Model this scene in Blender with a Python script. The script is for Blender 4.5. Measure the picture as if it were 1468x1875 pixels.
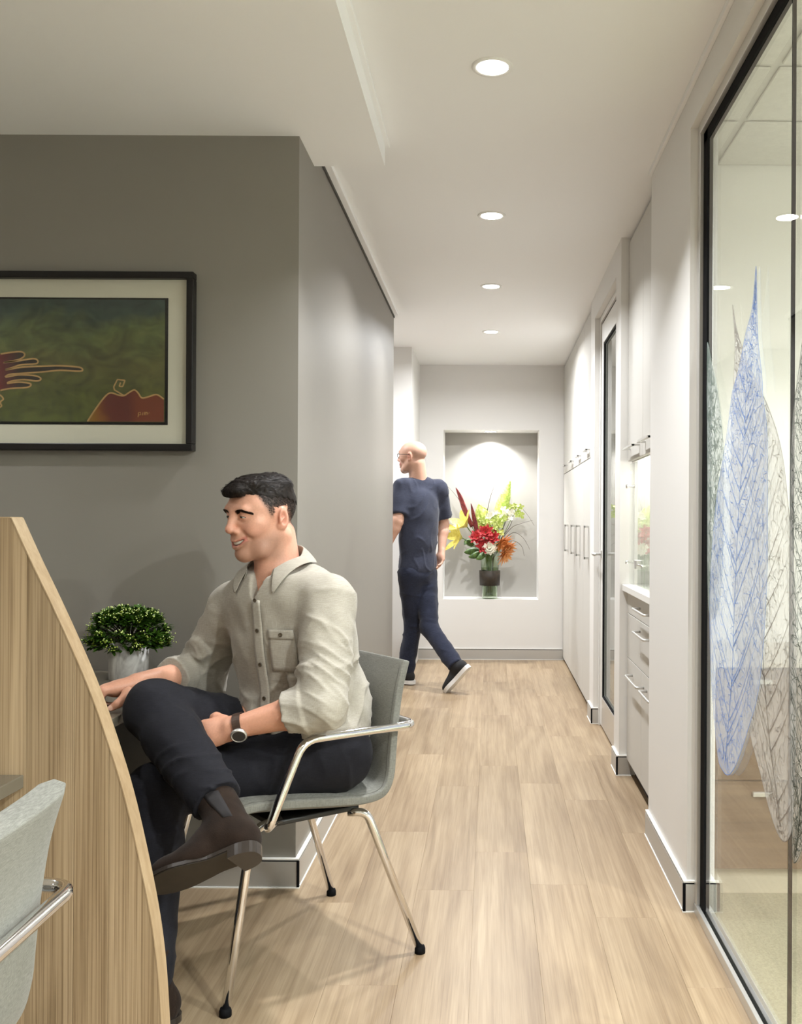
import bpy, bmesh, math, random
import numpy as np
from mathutils import Vector, Matrix

for o in list(bpy.data.objects):
    bpy.data.objects.remove(o)
scene = bpy.context.scene
COL = scene.collection
PI = math.pi

# ------------------------------------------------------------------ camera
FPX, VX, VY, EYE = 1755.0, 897.0, 953.0, 1.2
cam_data = bpy.data.cameras.new('camera')
cam_data.sensor_fit = 'HORIZONTAL'
cam_data.sensor_width = 36.0
cam_data.lens = 36.0 * FPX / 1468.0
cam_data.shift_x = -(VX - 734.0) / 1468.0
cam_data.shift_y = (VY - 937.5) / 1468.0
cam_data.clip_start = 0.05
cam = bpy.data.objects.new('camera', cam_data)
COL.objects.link(cam)
cam.location = (0, 0, EYE)
cam.rotation_euler = (PI / 2, math.radians(-0.3), 0)
scene.camera = cam

# ------------------------------------------------------------------ view + world
scene.view_settings.view_transform = 'Standard'
scene.view_settings.look = 'None'
scene.view_settings.gamma = 1.0
scene.view_settings.use_curve_mapping = False
scene.view_settings.exposure = 0.17
world = bpy.data.worlds.new('world')
scene.world = world
world.use_nodes = True
world.node_tree.nodes['Background'].inputs[0].default_value = (1.0, 0.97, 0.92, 1)
world.node_tree.nodes['Background'].inputs[1].default_value = 0.05

LIGHT_COL = (0.97, 0.985, 1.0)
CORRIDOR_W, ROOM_W, OFFICE_W = 17.5, 6.6, 84.0      # lamp powers

def pix(x, y, d):
    """point in the place at depth d that was measured at photo position x, y"""
    return Vector(((x - VX) * d / FPX, d, EYE - (y - VY) * d / FPX))

# ------------------------------------------------------------------ helpers
def lin(r, g, b):
    f = lambda v: (v / 255 / 12.92) if v / 255 <= 0.04045 else ((v / 255 + 0.055) / 1.055) ** 2.4
    return (f(r), f(g), f(b), 1.0)

def tag(o, label=None, cat=None, group=None, kind=None):
    if label: o['label'] = label
    if cat: o['category'] = cat
    if group: o['group'] = group
    if kind: o['kind'] = kind
    return o

def empty(name, loc=(0, 0, 0), rz=0.0):
    o = bpy.data.objects.new(name, None)
    COL.objects.link(o)
    o.location = loc
    o.rotation_euler = (0, 0, rz)
    o.empty_display_size = 0.05
    return o

def link(name, me, mat=None, parent=None):
    o = bpy.data.objects.new(name, me)
    COL.objects.link(o)
    if parent: o.parent = parent
    if mat and not me.materials: me.materials.append(mat)
    return o

def set_smooth(me, on=True):
    me.polygons.foreach_set('use_smooth', [on] * len(me.polygons))

def pymesh(name, vs, fs, mat=None, parent=None, smooth=False):
    me = bpy.data.meshes.new(name)
    me.from_pydata([tuple(v) for v in vs], [], [tuple(f) for f in fs])
    if smooth: set_smooth(me)
    me.update()
    return link(name, me, mat, parent)

def add_box(bm, x0, x1, y0, y1, z0, z1):
    vs = [bm.verts.new(p) for p in ((x0, y0, z0), (x1, y0, z0), (x1, y1, z0), (x0, y1, z0),
                                    (x0, y0, z1), (x1, y0, z1), (x1, y1, z1), (x0, y1, z1))]
    for f in ((3, 2, 1, 0), (4, 5, 6, 7), (0, 1, 5, 4), (1, 2, 6, 5), (2, 3, 7, 6), (3, 0, 4, 7)):
        bm.faces.new([vs[i] for i in f])

def boxes(name, lst, mat, parent=None, bevel=0.0, seg=2):
    """one mesh of one or several axis-aligned boxes"""
    bm = bmesh.new()
    for b in lst: add_box(bm, *b)
    if bevel:
        bmesh.ops.bevel(bm, geom=bm.edges[:], offset=bevel, segments=seg, affect='EDGES', profile=0.5)
    me = bpy.data.meshes.new(name); bm.to_mesh(me); bm.free()
    return link(name, me, mat, parent)

def box(name, x0, x1, y0, y1, z0, z1, mat, parent=None, bevel=0.0, seg=2):
    return boxes(name, [(x0, x1, y0, y1, z0, z1)], mat, parent, bevel, seg)

def catmull(pts, n=6, closed=False):
    P = [Vector(p) for p in pts]
    out = []
    m = len(P)
    rng = range(m) if closed else range(m - 1)
    for i in rng:
        if closed:
            p0, p1, p2, p3 = P[(i - 1) % m], P[i], P[(i + 1) % m], P[(i + 2) % m]
        else:
            p0, p1, p2, p3 = P[max(i - 1, 0)], P[i], P[i + 1], P[min(i + 2, m - 1)]
        for k in range(n):
            t = k / n
            out.append(0.5 * ((2 * p1) + (p2 - p0) * t + (2 * p0 - 5 * p1 + 4 * p2 - p3) * t * t
                              + (3 * p1 - p0 - 3 * p2 + p3) * t ** 3))
    if not closed: out.append(P[-1])
    return out

def fillet(pts, rad, n=6):
    P = [Vector(p) for p in pts]
    out = [P[0]]
    for i in range(1, len(P) - 1):
        a, b, c = P[i - 1], P[i], P[i + 1]
        r = min(rad, (a - b).length * 0.48, (c - b).length * 0.48)
        s = b + (a - b).normalized() * r
        e = b + (c - b).normalized() * r
        for k in range(n + 1):
            t = k / n
            out.append(s * (1 - t) ** 2 + b * 2 * t * (1 - t) + e * t * t)
    out.append(P[-1])
    return out

def tube_data(pts, r, seg=10, cap=True):
    P = [Vector(p) for p in pts]
    n = len(P)
    R = r if isinstance(r, (list, tuple)) else [r] * n
    vs, fs = [], []
    t0 = (P[1] - P[0]).normalized()
    ref = Vector((0, 0, 1)) if abs(t0.z) < 0.9 else Vector((1, 0, 0))
    u = t0.cross(ref).normalized()
    for i in range(n):
        t = (P[min(i + 1, n - 1)] - P[max(i - 1, 0)]).normalized()
        u = (u - t * u.dot(t)).normalized()
        w = t.cross(u)
        for k in range(seg):
            a = 2 * PI * k / seg
            vs.append(P[i] + (u * math.cos(a) + w * math.sin(a)) * R[i])
    for i in range(n - 1):
        for k in range(seg):
            k2 = (k + 1) % seg
            fs.append((i * seg + k, i * seg + k2, (i + 1) * seg + k2, (i + 1) * seg + k))
    if cap:
        fs.append(tuple(reversed(range(seg))))
        fs.append(tuple(range((n - 1) * seg, n * seg)))
    return vs, fs

def merge_data(parts):
    vs, fs = [], []
    for v, f in parts:
        o = len(vs)
        vs += list(v)
        fs += [tuple(i + o for i in q) for q in f]
    return vs, fs

def tube(name, pts, r, mat, parent=None, seg=10):
    vs, fs = tube_data(pts, r, seg)
    return pymesh(name, vs, fs, mat, parent, smooth=True)

def lathe_data(prof, seg=24, c=(0, 0, 0)):
    """prof: list of (radius, z)"""
    vs, fs = [], []
    for r, z in prof:
        for k in range(seg):
            a = 2 * PI * k / seg
            vs.append(Vector((c[0] + r * math.cos(a), c[1] + r * math.sin(a), c[2] + z)))
    for i in range(len(prof) - 1):
        for k in range(seg):
            k2 = (k + 1) % seg
            fs.append((i * seg + k, i * seg + k2, (i + 1) * seg + k2, (i + 1) * seg + k))
    return vs, fs

def lathe(name, prof, mat, parent=None, seg=24, c=(0, 0, 0)):
    vs, fs = lathe_data(prof, seg, c)
    return pymesh(name, vs, fs, mat, parent, smooth=True)

def edge_split(o, ang=35):
    """keep hard corners on a smooth-shaded mesh"""
    try:
        o.data.set_sharp_from_angle(angle=math.radians(ang))
    except Exception:
        pass
    return o

def prism(name, poly, axis, a0, a1, mat, parent=None, bevel=0.0):
    """extrude a 2-D outline; axis 'y': poly is (x,z); axis 'x': poly is (y,z); axis 'z': poly is (x,y)"""
    def p3(p, a):
        return (p[0], a, p[1]) if axis == 'y' else (a, p[0], p[1]) if axis == 'x' else (p[0], p[1], a)
    bm = bmesh.new()
    A = [bm.verts.new(p3(p, a0)) for p in poly]
    B = [bm.verts.new(p3(p, a1)) for p in poly]
    bm.faces.new(A); bm.faces.new(list(reversed(B)))
    n = len(poly)
    for i in range(n):
        j = (i + 1) % n
        bm.faces.new((A[j], A[i], B[i], B[j]))
    bmesh.ops.recalc_face_normals(bm, faces=bm.faces[:])
    if bevel:
        bmesh.ops.bevel(bm, geom=bm.edges[:], offset=bevel, segments=1, affect='EDGES')
    me = bpy.data.meshes.new(name); bm.to_mesh(me); bm.free()
    return link(name, me, mat, parent)

def dup(root, loc=None, rz=None):
    r = root.copy(); COL.objects.link(r)
    if loc is not None: r.location = loc
    if rz is not None: r.rotation_euler = (0, 0, rz)
    for ch in list(root.children):
        c = ch.copy(); COL.objects.link(c); c.parent = r
        for g in list(ch.children):
            d = g.copy(); COL.objects.link(d); d.parent = c
    return r

# ------------------------------------------------------------------ materials
MATS = {}
class NT:
    """tiny node-tree helper"""
    def __init__(s, name):
        s.m = bpy.data.materials.new(name); s.m.use_nodes = True
        s.t = s.m.node_tree; s.b = s.t.nodes['Principled BSDF']; s.out = s.t.nodes['Material Output']
    def n(s, kind, **kw):
        nd = s.t.nodes.new(kind)
        for k, v in kw.items(): setattr(nd, k, v)
        return nd
    def l(s, a, b): s.t.links.new(a, b)
    def coords(s, scale=(1, 1, 1), kind='Object', loc=(0, 0, 0)):
        tc = s.n('ShaderNodeTexCoord'); mp = s.n('ShaderNodeMapping')
        mp.inputs['Scale'].default_value = scale
        mp.inputs['Location'].default_value = loc
        s.l(tc.outputs[kind], mp.inputs['Vector'])
        return mp.outputs['Vector']
    def noise(s, vec, scale=5, detail=3, rough=0.5, dist=0.0):
        nd = s.n('ShaderNodeTexNoise')
        nd.inputs['Scale'].default_value = scale; nd.inputs['Detail'].default_value = detail
        nd.inputs['Roughness'].default_value = rough; nd.inputs['Distortion'].default_value = dist
        if vec is not None: s.l(vec, nd.inputs['Vector'])
        return nd.outputs['Fac']
    def ramp(s, fac, stops):
        nd = s.n('ShaderNodeValToRGB'); cr = nd.color_ramp
        while len(cr.elements) < len(stops): cr.elements.new(0.5)
        for e, (p, c) in zip(cr.elements, stops): e.position = p; e.color = c
        s.l(fac, nd.inputs['Fac'])
        return nd.outputs['Color']
    def bump(s, fac, strength=0.2, dist=0.002):
        nd = s.n('ShaderNodeBump')
        nd.inputs['Strength'].default_value = strength; nd.inputs['Distance'].default_value = dist
        s.l(fac, nd.inputs['Height']); s.l(nd.outputs['Normal'], s.b.inputs['Normal'])
        return nd
    def mix(s, fac, a, b, mode='MIX'):
        nd = s.n('ShaderNodeMix', data_type='RGBA', blend_type=mode)
        if isinstance(fac, (int, float)): nd.inputs[0].default_value = fac
        else: s.l(fac, nd.inputs[0])
        for i, v in ((6, a), (7, b)):
            if isinstance(v, tuple): nd.inputs[i].default_value = v
            else: s.l(v, nd.inputs[i])
        return nd.outputs[2]

def mat(name, col, rough=0.5, metal=0.0, spec=0.5, bump=None, vary=0.0, vscale=4.0, emit=None, coat=0.0, sheen=0.0):
    if name in MATS: return MATS[name]
    t = NT(name); b = t.b
    b.inputs['Base Color'].default_value = col
    b.inputs['Roughness'].default_value = rough
    b.inputs['Metallic'].default_value = metal
    b.inputs['Specular IOR Level'].default_value = spec
    b.inputs['Coat Weight'].default_value = coat
    b.inputs['Sheen Weight'].default_value = sheen
    if vary:
        v = t.coords()
        f = t.noise(v, vscale, 4)
        d = tuple(max(0, c * (1 - vary)) for c in col[:3]) + (1,)
        u = tuple(min(1, c * (1 + vary)) for c in col[:3]) + (1,)
        t.l(t.ramp(f, [(0.3, d), (0.7, u)]), b.inputs['Base Color'])
    if bump:
        v = t.coords()
        t.bump(t.noise(v, bump[0], 3), bump[1], bump[2] if len(bump) > 2 else 0.002)
    if emit:
        b.inputs['Emission Color'].default_value = emit[0]
        b.inputs['Emission Strength'].default_value = emit[1]
    MATS[name] = t.m
    return t.m

def glass_mat(name, tint=(1, 1, 1, 1), base=0.04, rough=0.0):
    """thin clear sheet: see-through, mirror-like at grazing angles"""
    if name in MATS: return MATS[name]
    t = NT(name); t.t.nodes.remove(t.b)
    lw = t.n('ShaderNodeLayerWeight'); lw.inputs['Blend'].default_value = 0.5
    pw = t.n('ShaderNodeMath', operation='POWER'); pw.inputs[1].default_value = 5.0
    t.l(lw.outputs['Facing'], pw.inputs[0])
    ma = t.n('ShaderNodeMath', operation='MULTIPLY_ADD')
    ma.inputs[1].default_value = 1 - base; ma.inputs[2].default_value = base
    t.l(pw.outputs[0], ma.inputs[0])
    tr = t.n('ShaderNodeBsdfTransparent'); tr.inputs['Color'].default_value = tint
    gl = t.n('ShaderNodeBsdfGlossy'); gl.inputs['Roughness'].default_value = rough
    mx = t.n('ShaderNodeMixShader')
    t.l(ma.outputs[0], mx.inputs[0]); t.l(tr.outputs[0], mx.inputs[1]); t.l(gl.outputs[0], mx.inputs[2])
    t.l(mx.outputs[0], t.out.inputs['Surface'])
    MATS[name] = t.m
    return t.m

def wood_mat(name, dark, mid, light, grain='z', scale=1.0, rough=0.45, fine=0.35, random=True, spec=0.4, stretch=1.0, spread=0.05):
    """oak-like boards; grain runs along the given axis, each object differs"""
    if name in MATS: return MATS[name]
    t = NT(name)
    tc = t.n('ShaderNodeTexCoord')
    oi = t.n('ShaderNodeObjectInfo')
    mul = t.n('ShaderNodeMath', operation='MULTIPLY'); mul.inputs[1].default_value = 37.0 if random else 0.0
    t.l(oi.outputs['Random'], mul.inputs[0])
    add = t.n('ShaderNodeVectorMath', operation='ADD')
    t.l(tc.outputs['Object'], add.inputs[0]); t.l(mul.outputs[0], add.inputs[1])
    def mapped(a, c):
        mp = t.n('ShaderNodeMapping')
        mp.inputs['Scale'].default_value = {'z': (c, c, a * stretch), 'y': (c, a * stretch, c), 'x': (a * stretch, c, c)}[grain]
        t.l(add.outputs[0], mp.inputs['Vector']); return mp.outputs['Vector']
    big = t.noise(mapped(1.1 * scale, 7 * scale), 1.0, 3, 0.55, 0.8)
    streak = t.noise(mapped(1.6 * scale, 55 * scale), 1.0, 4, 0.65, 0.3)
    pores = t.noise(mapped(5 * scale, 240 * scale), 1.0, 2, 0.6)
    c1 = t.ramp(big, [(0.28, dark), (0.5, mid), (0.72, light)])
    c2 = t.ramp(streak, [(0.3, dark), (0.62, light)])
    c = t.mix(0.42, c1, c2)
    c3 = t.ramp(pores, [(0.35, (0.55, 0.5, 0.45, 1)), (0.55, (1, 1, 1, 1))])
    c = t.mix(fine, c, c3, 'MULTIPLY')
    if random:
        hv = t.n('ShaderNodeHueSaturation')
        ml = t.n('ShaderNodeMapRange'); ml.inputs[3].default_value = 1 - spread; ml.inputs[4].default_value = 1 + spread
        t.l(oi.outputs['Random'], ml.inputs[0]); t.l(ml.outputs[0], hv.inputs['Value'])
        t.l(c, hv.inputs['Color']); c = hv.outputs['Color']
    t.l(c, t.b.inputs['Base Color'])
    t.b.inputs['Roughness'].default_value = rough
    t.b.inputs['Specular IOR Level'].default_value = spec
    t.bump(streak, 0.08, 0.001)
    MATS[name] = t.m
    return t.m

def weave_mat(name, c_dark, c_light, scale=900.0, rough=0.9, blotch=0.12, bump=0.25, sheen=0.12):
    """woven cloth: crossing threads plus soft unevenness"""
    if name in MATS: return MATS[name]
    t = NT(name)
    v = t.coords()
    w1 = t.noise(t.coords((scale * 0.06, scale * 0.06, scale)), 1.0, 2)
    w2 = t.noise(t.coords((scale, scale, scale * 0.06)), 1.0, 2)
    mx = t.n('ShaderNodeMath', operation='ADD'); t.l(w1, mx.inputs[0]); t.l(w2, mx.inputs[1])
    hf = t.n('ShaderNodeMath', operation='MULTIPLY'); hf.inputs[1].default_value = 0.5
    t.l(mx.outputs[0], hf.inputs[0])
    c = t.ramp(hf.outputs[0], [(0.36, c_dark), (0.62, c_light)])
    bl = t.noise(v, 9, 3)
    k = 1 - blotch
    c = t.mix(1.0, c, t.ramp(bl, [(0.3, (k, k, k, 1)), (0.7, (1, 1, 1, 1))]), 'MULTIPLY')
    t.l(c, t.b.inputs['Base Color'])
    t.b.inputs['Roughness'].default_value = rough
    t.b.inputs['Specular IOR Level'].default_value = 0.2
    t.b.inputs['Sheen Weight'].default_value = sheen
    t.bump(hf.outputs[0], bump, 0.001)
    MATS[name] = t.m
    return t.m

WHITE = mat('white_paint', (0.76, 0.75, 0.73, 1), 0.55, spec=0.3, bump=(250, 0.04))
CEIL = mat('ceiling_paint', (0.90, 0.905, 0.905, 1), 0.7, spec=0.2, bump=(300, 0.04))
GREY = mat('grey_paint', (0.228, 0.212, 0.186, 1), 0.50, spec=0.5, bump=(260, 0.06))
NICHE = mat('niche_paint', (0.36, 0.345, 0.315, 1), 0.6, spec=0.3)
JOIN = mat('cabinet_laminate', (0.58, 0.565, 0.53, 1), 0.55, spec=0.3)
ROOMW = mat('bright_office_paint', (0.90, 0.89, 0.84, 1), 0.6, spec=0.2)
ALU = mat('brushed_aluminium', (0.66, 0.655, 0.64, 1), 0.38, metal=0.75, bump=(400, 0.05))
SKIRT = mat('skirting_aluminium', (0.56, 0.555, 0.54, 1), 0.42, metal=0.6)
FRAMEW = mat('powder_white_frame', (0.74, 0.735, 0.715, 1), 0.4)
BLACK = mat('black_rubber', (0.006, 0.006, 0.007, 1), 0.8, spec=0.1)
CHROME = mat('chrome', (0.86, 0.86, 0.87, 1), 0.07, metal=1.0)
STEEL = mat('satin_steel', (0.66, 0.655, 0.64, 1), 0.35, metal=0.8)
BEAD = mat('white_sealant', (0.85, 0.84, 0.8, 1), 0.5)
GLASS = glass_mat('clear_glass', (0.965, 0.985, 0.965, 1))
PICGLASS = glass_mat('picture_glass', (0.97, 0.98, 0.97, 1), base=0.03)
FLOORW = wood_mat('oak_floor', lin(120, 98, 74), lin(151, 130, 103), lin(169, 149, 122), 'y', 1.0, 0.40, 0.30, stretch=0.8, spread=0.06)
OAK = wood_mat('oak_panel', lin(112, 91, 65), lin(150, 128, 98), lin(182, 160, 129), 'z', 1.5, 0.5, 0.8, stretch=0.28, spread=0.10)
OAKEDGE = wood_mat('oak_edge', lin(142, 118, 87), lin(162, 139, 108), lin(176, 155, 126), 'z', 1.0, 0.45, 0.2, False)
DESK = mat('desk_laminate', lin(104, 98, 86), 0.22, spec=0.5, vary=0.05)
# ================================================================== THE PLACE
CZ, SZ = 2.54, 2.452          # corridor ceiling, lower soffit
XL, XR = -0.629, 0.612        # corridor faces
YC, YE = 3.13, 6.20           # grey wall: near corner, far end
YB = 8.27                     # end wall

def struct(o): o['kind'] = 'structure'; return o

floor = struct(box('floor', -4.1, 3.4, -3.1, 8.7, -0.08, -0.004, FLOORW))
rng = random.Random(5)
PW, PL = 0.186, 1.22
pm = None
row = 0
x = -1.72
while x < 0.70:
    y = 0.6 - rng.random() * PL
    while y < 8.3:
        if pm is None:
            p = box('floor_plank', 0.00015, PW - 0.00015, 0.00015, PL - 0.00015, -0.004, 0.0, FLOORW, floor, 0.0003, 1)
            pm = p.data
        else:
            p = link('floor_plank', pm, None, floor)
        p.location = (x, y, 0)
        y += PL
    x += PW

struct(box('ceiling', -4.1, 3.4, -3.1, 8.7, CZ, CZ + 0.06, CEIL))
struct(prism('ceiling_soffit', [(-4.0, -3.0), (-0.379, -3.0), (-0.379, 3.396), (XL, 3.396), (XL, YC), (-4.0, YC)],
             'z', SZ, CZ, CEIL))
struct(box('wall_left', -4.0, XL, YC, YE, 0, CZ, GREY))
struct(box('wall_left', -2.7, -0.612, 7.42, YB + 0.3, 0, CZ, WHITE))
struct(box('wall_side', -2.8, -2.7, YE, 7.42, 0, CZ, WHITE))
struct(box('wall_side', -4.1, -4.0, -3.0, YE, 0, CZ, WHITE))
struct(box('wall_back', -4.1, 3.4, -3.1, -3.0, 0, CZ, WHITE))
NX0, NX1, NZ0, NZ1 = -0.405, 0.420, 0.517, 1.982
end_wall = struct(boxes('wall_end', [(-0.612, NX0, YB, YB + 0.3, 0, CZ), (NX1, 1.25, YB, YB + 0.3, 0, CZ),
                                     (NX0, NX1, YB, YB + 0.3, 0, NZ0), (NX0, NX1, YB, YB + 0.3, NZ1, CZ)], WHITE))
struct(box('wall_niche', NX0 - 0.02, NX1 + 0.02, YB + 0.3, YB + 0.33, NZ0 - 0.02, NZ1 + 0.02, NICHE))
# right-hand side: piers, headers and the rooms behind
struct(box('wall_right', XR, 0.697, 2.954, 3.672, 0, CZ, WHITE))
struct(box('wall_right', XR + 0.002, 0.70, 4.53, 4.71, 0, CZ, WHITE))
struct(box('wall_right', XR + 0.004, 0.70, 5.68, 5.895, 0, CZ, WHITE))
struct(box('wall_header', XR, 0.697, -3.0, 2.954, 2.412, CZ, WHITE))
struct(box('wall_header', XR + 0.002, 0.70, 4.71, 5.68, 2.40, CZ, WHITE))
struct(box('wall_room', 0.697, 3.3, 3.58, 3.665, 0, CZ, ROOMW))
struct(box('wall_room', 3.3, 3.4, -3.0, 8.27, 0, CZ, ROOMW))
struct(box('wall_room', 1.26, 3.3, 4.50, 4.56, 0, CZ, WHITE))
struct(box('wall_room', 1.26, 3.3, 5.86, 5.92, 0, CZ, WHITE))

CARPET = mat('green_beige_carpet', lin(150, 146, 124), 0.95, spec=0.1, vary=0.18, vscale=160, bump=(700, 0.5))
struct(box('floor_carpet', 0.69, 3.3, -3.0, 3.58, -0.003, 0.004, CARPET))

# shadow-line trim along the top of the grey corridor wall
t1 = struct(box('trim_1', XL, XL + 0.030, 3.40, YE, CZ - 0.022, CZ, CEIL, None, 0.001, 1))
box('shadow_gap', XL - 0.002, XL + 0.006, 3.40, YE, CZ - 0.034, CZ - 0.022, mat('dark_gap', (0.07, 0.066, 0.060, 1), 0.8), t1)
struct(box('trim_2', -0.381, -0.364, -3.0, 3.41, CZ - 0.016, CZ, CEIL, None, 0.001, 1))
struct(box('trim_3', XR - 0.012, XR, -3.0, 3.672, CZ - 0.020, CZ, CEIL, None, 0.001, 1))

# aluminium skirting
def skirting(name, runs, corners=()):
    """runs: (x0,x1,y0,y1) of a 12 mm board standing off a wall face"""
    root = struct(empty(name, (runs[0][0], runs[0][2], 0)))
    ox, oy = runs[0][0], runs[0][2]
    R = [(a - ox, b - ox, c - oy, d - oy) for a, b, c, d in runs]
    boxes('skirting_board', [(a, b, c, d, 0.004, 0.086) for a, b, c, d in R], SKIRT, root)
    boxes('shadow_strip', [(a + 0.0015, b - 0.0015, c + 0.0015, d - 0.0015, 0.086, 0.091) for a, b, c, d in R], BLACK, root)
    boxes('cap_strip', [(a, b, c, d, 0.091, 0.096) for a, b, c, d in R], BEAD, root)
    boxes('sealant_bead', [(a - 0.003, b + 0.003, c - 0.003, d + 0.003, 0, 0.004) for a, b, c, d in R], BEAD, root)
    for (cx, cy) in corners:
        box('corner_strip', cx - 0.004 - ox, cx + 0.004 - ox, cy - 0.004 - oy, cy + 0.004 - oy, 0.004, 0.088, BLACK, root)
    return root
skirting('baseboard_left', [(-4.0, XL + 0.012, YC - 0.012, YC), (XL, XL + 0.012, YC, YE)], [(XL + 0.010, YC - 0.010)])
skirting('baseboard_end', [(-0.61, 0.63, YB - 0.012, YB)])
skirting('baseboard_right', [(XR - 0.012, XR, 2.954, 3.672), (XR - 0.012, 0.634, 2.942, 2.954), (0.672, 0.709, 2.942, 2.954)],
         [(XR - 0.010, 2.944), (0.707, 2.944)])
skirting('baseboard_right', [(XR - 0.010, XR + 0.002, 4.53, 4.71), (XR - 0.010, 0.668, 4.518, 4.53)], [(XR - 0.008, 4.520)])
skirting('baseboard_right', [(XR - 0.008, XR + 0.004, 5.68, 5.895), (XR - 0.008, 0.645, 5.668, 5.68)], [(XR - 0.006, 5.670)])

# ------------------------------------------------------------------ glass partition
XG = 0.654
win = struct(empty('window_1', (XG, 2.94, 0)))
def wbox(name, x0, x1, y0, y1, z0, z1, m, bev=0.0):
    return box(name, x0 - XG, x1 - XG, y0 - 2.94, y1 - 2.94, z0, z1, m, win, bev, 1)
wbox('floor_track', XG - 0.022, XG - 0.010, -3.0, 2.94, 0.0, 0.030, ALU, 0.001)
wbox('floor_track', XG + 0.010, XG + 0.024, -3.0, 2.94, 0.004, 0.030, ALU, 0.001)
wbox('track_gap', XG - 0.010, XG + 0.010, -3.0, 2.94, 0.0, 0.012, BLACK)
wbox('jamb_channel', XG - 0.020, XG - 0.008, 2.920, 2.954, 0.030, 2.412, ALU, 0.001)
wbox('jamb_channel', XG + 0.008, XG + 0.022, 2.920, 2.954, 0.030, 2.412, ALU, 0.001)
wbox('jamb_gasket', XG - 0.0085, XG + 0.0085, 2.872, 2.954, 0.030, 2.380, BLACK)
wbox('head_channel', XG - 0.022, XG - 0.008, -3.0, 2.92, 2.380, 2.412, ALU, 0.001)
wbox('head_channel', XG + 0.008, XG + 0.022, -3.0, 2.92, 2.380, 2.412, ALU, 0.001)
wbox('head_gasket', XG - 0.0085, XG + 0.0085, -3.0, 2.92, 2.348, 2.412, BLACK)
YJ = 2.077
for y0, y1 in ((YJ + 0.003, 2.915), (1.03, YJ - 0.003), (-0.2, 1.024), (-3.0, -0.206)):
    wbox('glass_pane', XG - 0.005, XG + 0.005, y0, y1, 0.012, 2.376, GLASS)
for y in (YJ, 1.027, -0.203):
    wbox('joint_seal', XG - 0.004, XG + 0.004, y - 0.003, y + 0.003, 0.03, 2.376, BLACK)

# ------------------------------------------------------------------ room behind the partition
TILE = mat('mineral_ceiling_tile', (0.72, 0.71, 0.66, 1), 0.9, vary=0.06, vscale=60, bump=(180, 0.4, 0.004))
TBAR = mat('ceiling_grid', (0.62, 0.61, 0.57, 1), 0.6)
gz = 2.526
gc = struct(box('ceiling_grid', 0.697, 3.3, -3.0, 3.58, gz + 0.006, gz + 0.012, TBAR))
xs = [0.72, 0.826, 1.43, 2.03, 2.63, 3.28]
ys = [3.565, 3.17, 2.787, 2.19, 1.59, 0.99, 0.39, -0.21, -0.81, -1.41]
for i in range(len(xs) - 1):
    for j in range(len(ys) - 1):
        box('ceiling_tile', xs[i] + 0.012, xs[i + 1] - 0.012, ys[j + 1] + 0.012, ys[j] - 0.012, gz - 0.002, gz + 0.006, TILE, gc, 0.003, 1)

WALN = wood_mat('brown_timber', lin(70, 53, 37), lin(92, 72, 53), lin(110, 88, 66), 'x', 1.0, 0.4, 0.3)
cr = tag(empty('credenza', (0.715, 3.06, 0)), 'brown timber credenza with pale top seen low through the glass partition', 'cabinet')
box('carcass', 0, 1.5, 0.02, 0.50, 0.085, 0.735, WALN, cr)
box('top', -0.005, 1.51, -0.01, 0.51, 0.735, 0.752, mat('credenza_top', lin(196, 188, 174), 0.3), cr, 0.002, 1)
box('plinth', 0.01, 1.49, 0.03, 0.48, 0.004, 0.085, mat('plinth_grey', lin(178, 170, 150), 0.5), cr)
for i in range(3):
    for (z0, z1) in ((0.092, 0.370), (0.376, 0.728)):
        d = box('drawer_front', 0.004 + i * 0.5, 0.496 + i * 0.5, 0.0, 0.02, z0, z1, WALN, cr, 0.0015, 1)
        if i == 0 or True:
            cx = 0.155 + i * 0.5
            box('handle', cx - 0.03, cx + 0.03, -0.016, 0.0, z1 - 0.045, z1 - 0.03, STEEL, d, 0.002, 1)

# ------------------------------------------------------------------ leaf film on the glass
def on_glass(px, py, off=0.0):
    x = px + (py - VY) * 0.0052
    y = py - (px - VX) * 0.0052
    d = XG * FPX / (x - VX)
    return Vector((XG - 0.0055 - off, d, EYE - (y - VY) * d / FPX))

def film_mat(name, col, alpha):
    t = NT(name); b = t.b
    b.inputs['Base Color'].default_value = col; b.inputs['Roughness'].default_value = 0.45
    b.inputs['Alpha'].default_value = alpha
    return t.m

def ribbon2d(P, w0, w1):
    """P list of (y,z) -> strip quads in the glass plane"""
    vs, fs = [], []
    n = len(P)
    for i, p in enumerate(P):
        a, b = P[max(i - 1, 0)], P[min(i + 1, n - 1)]
        tx, tz = b[0] - a[0], b[1] - a[1]
        L = math.hypot(tx, tz) or 1
        w = (w0 + (w1 - w0) * i / max(1, n - 1)) / 2
        vs += [(p[0] - tz / L * w, p[1] + tx / L * w), (p[0] + tz / L * w, p[1] - tx / L * w)]
        if i: fs.append((2 * i - 2, 2 * i - 1, 2 * i + 1, 2 * i))
    return vs, fs

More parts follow.
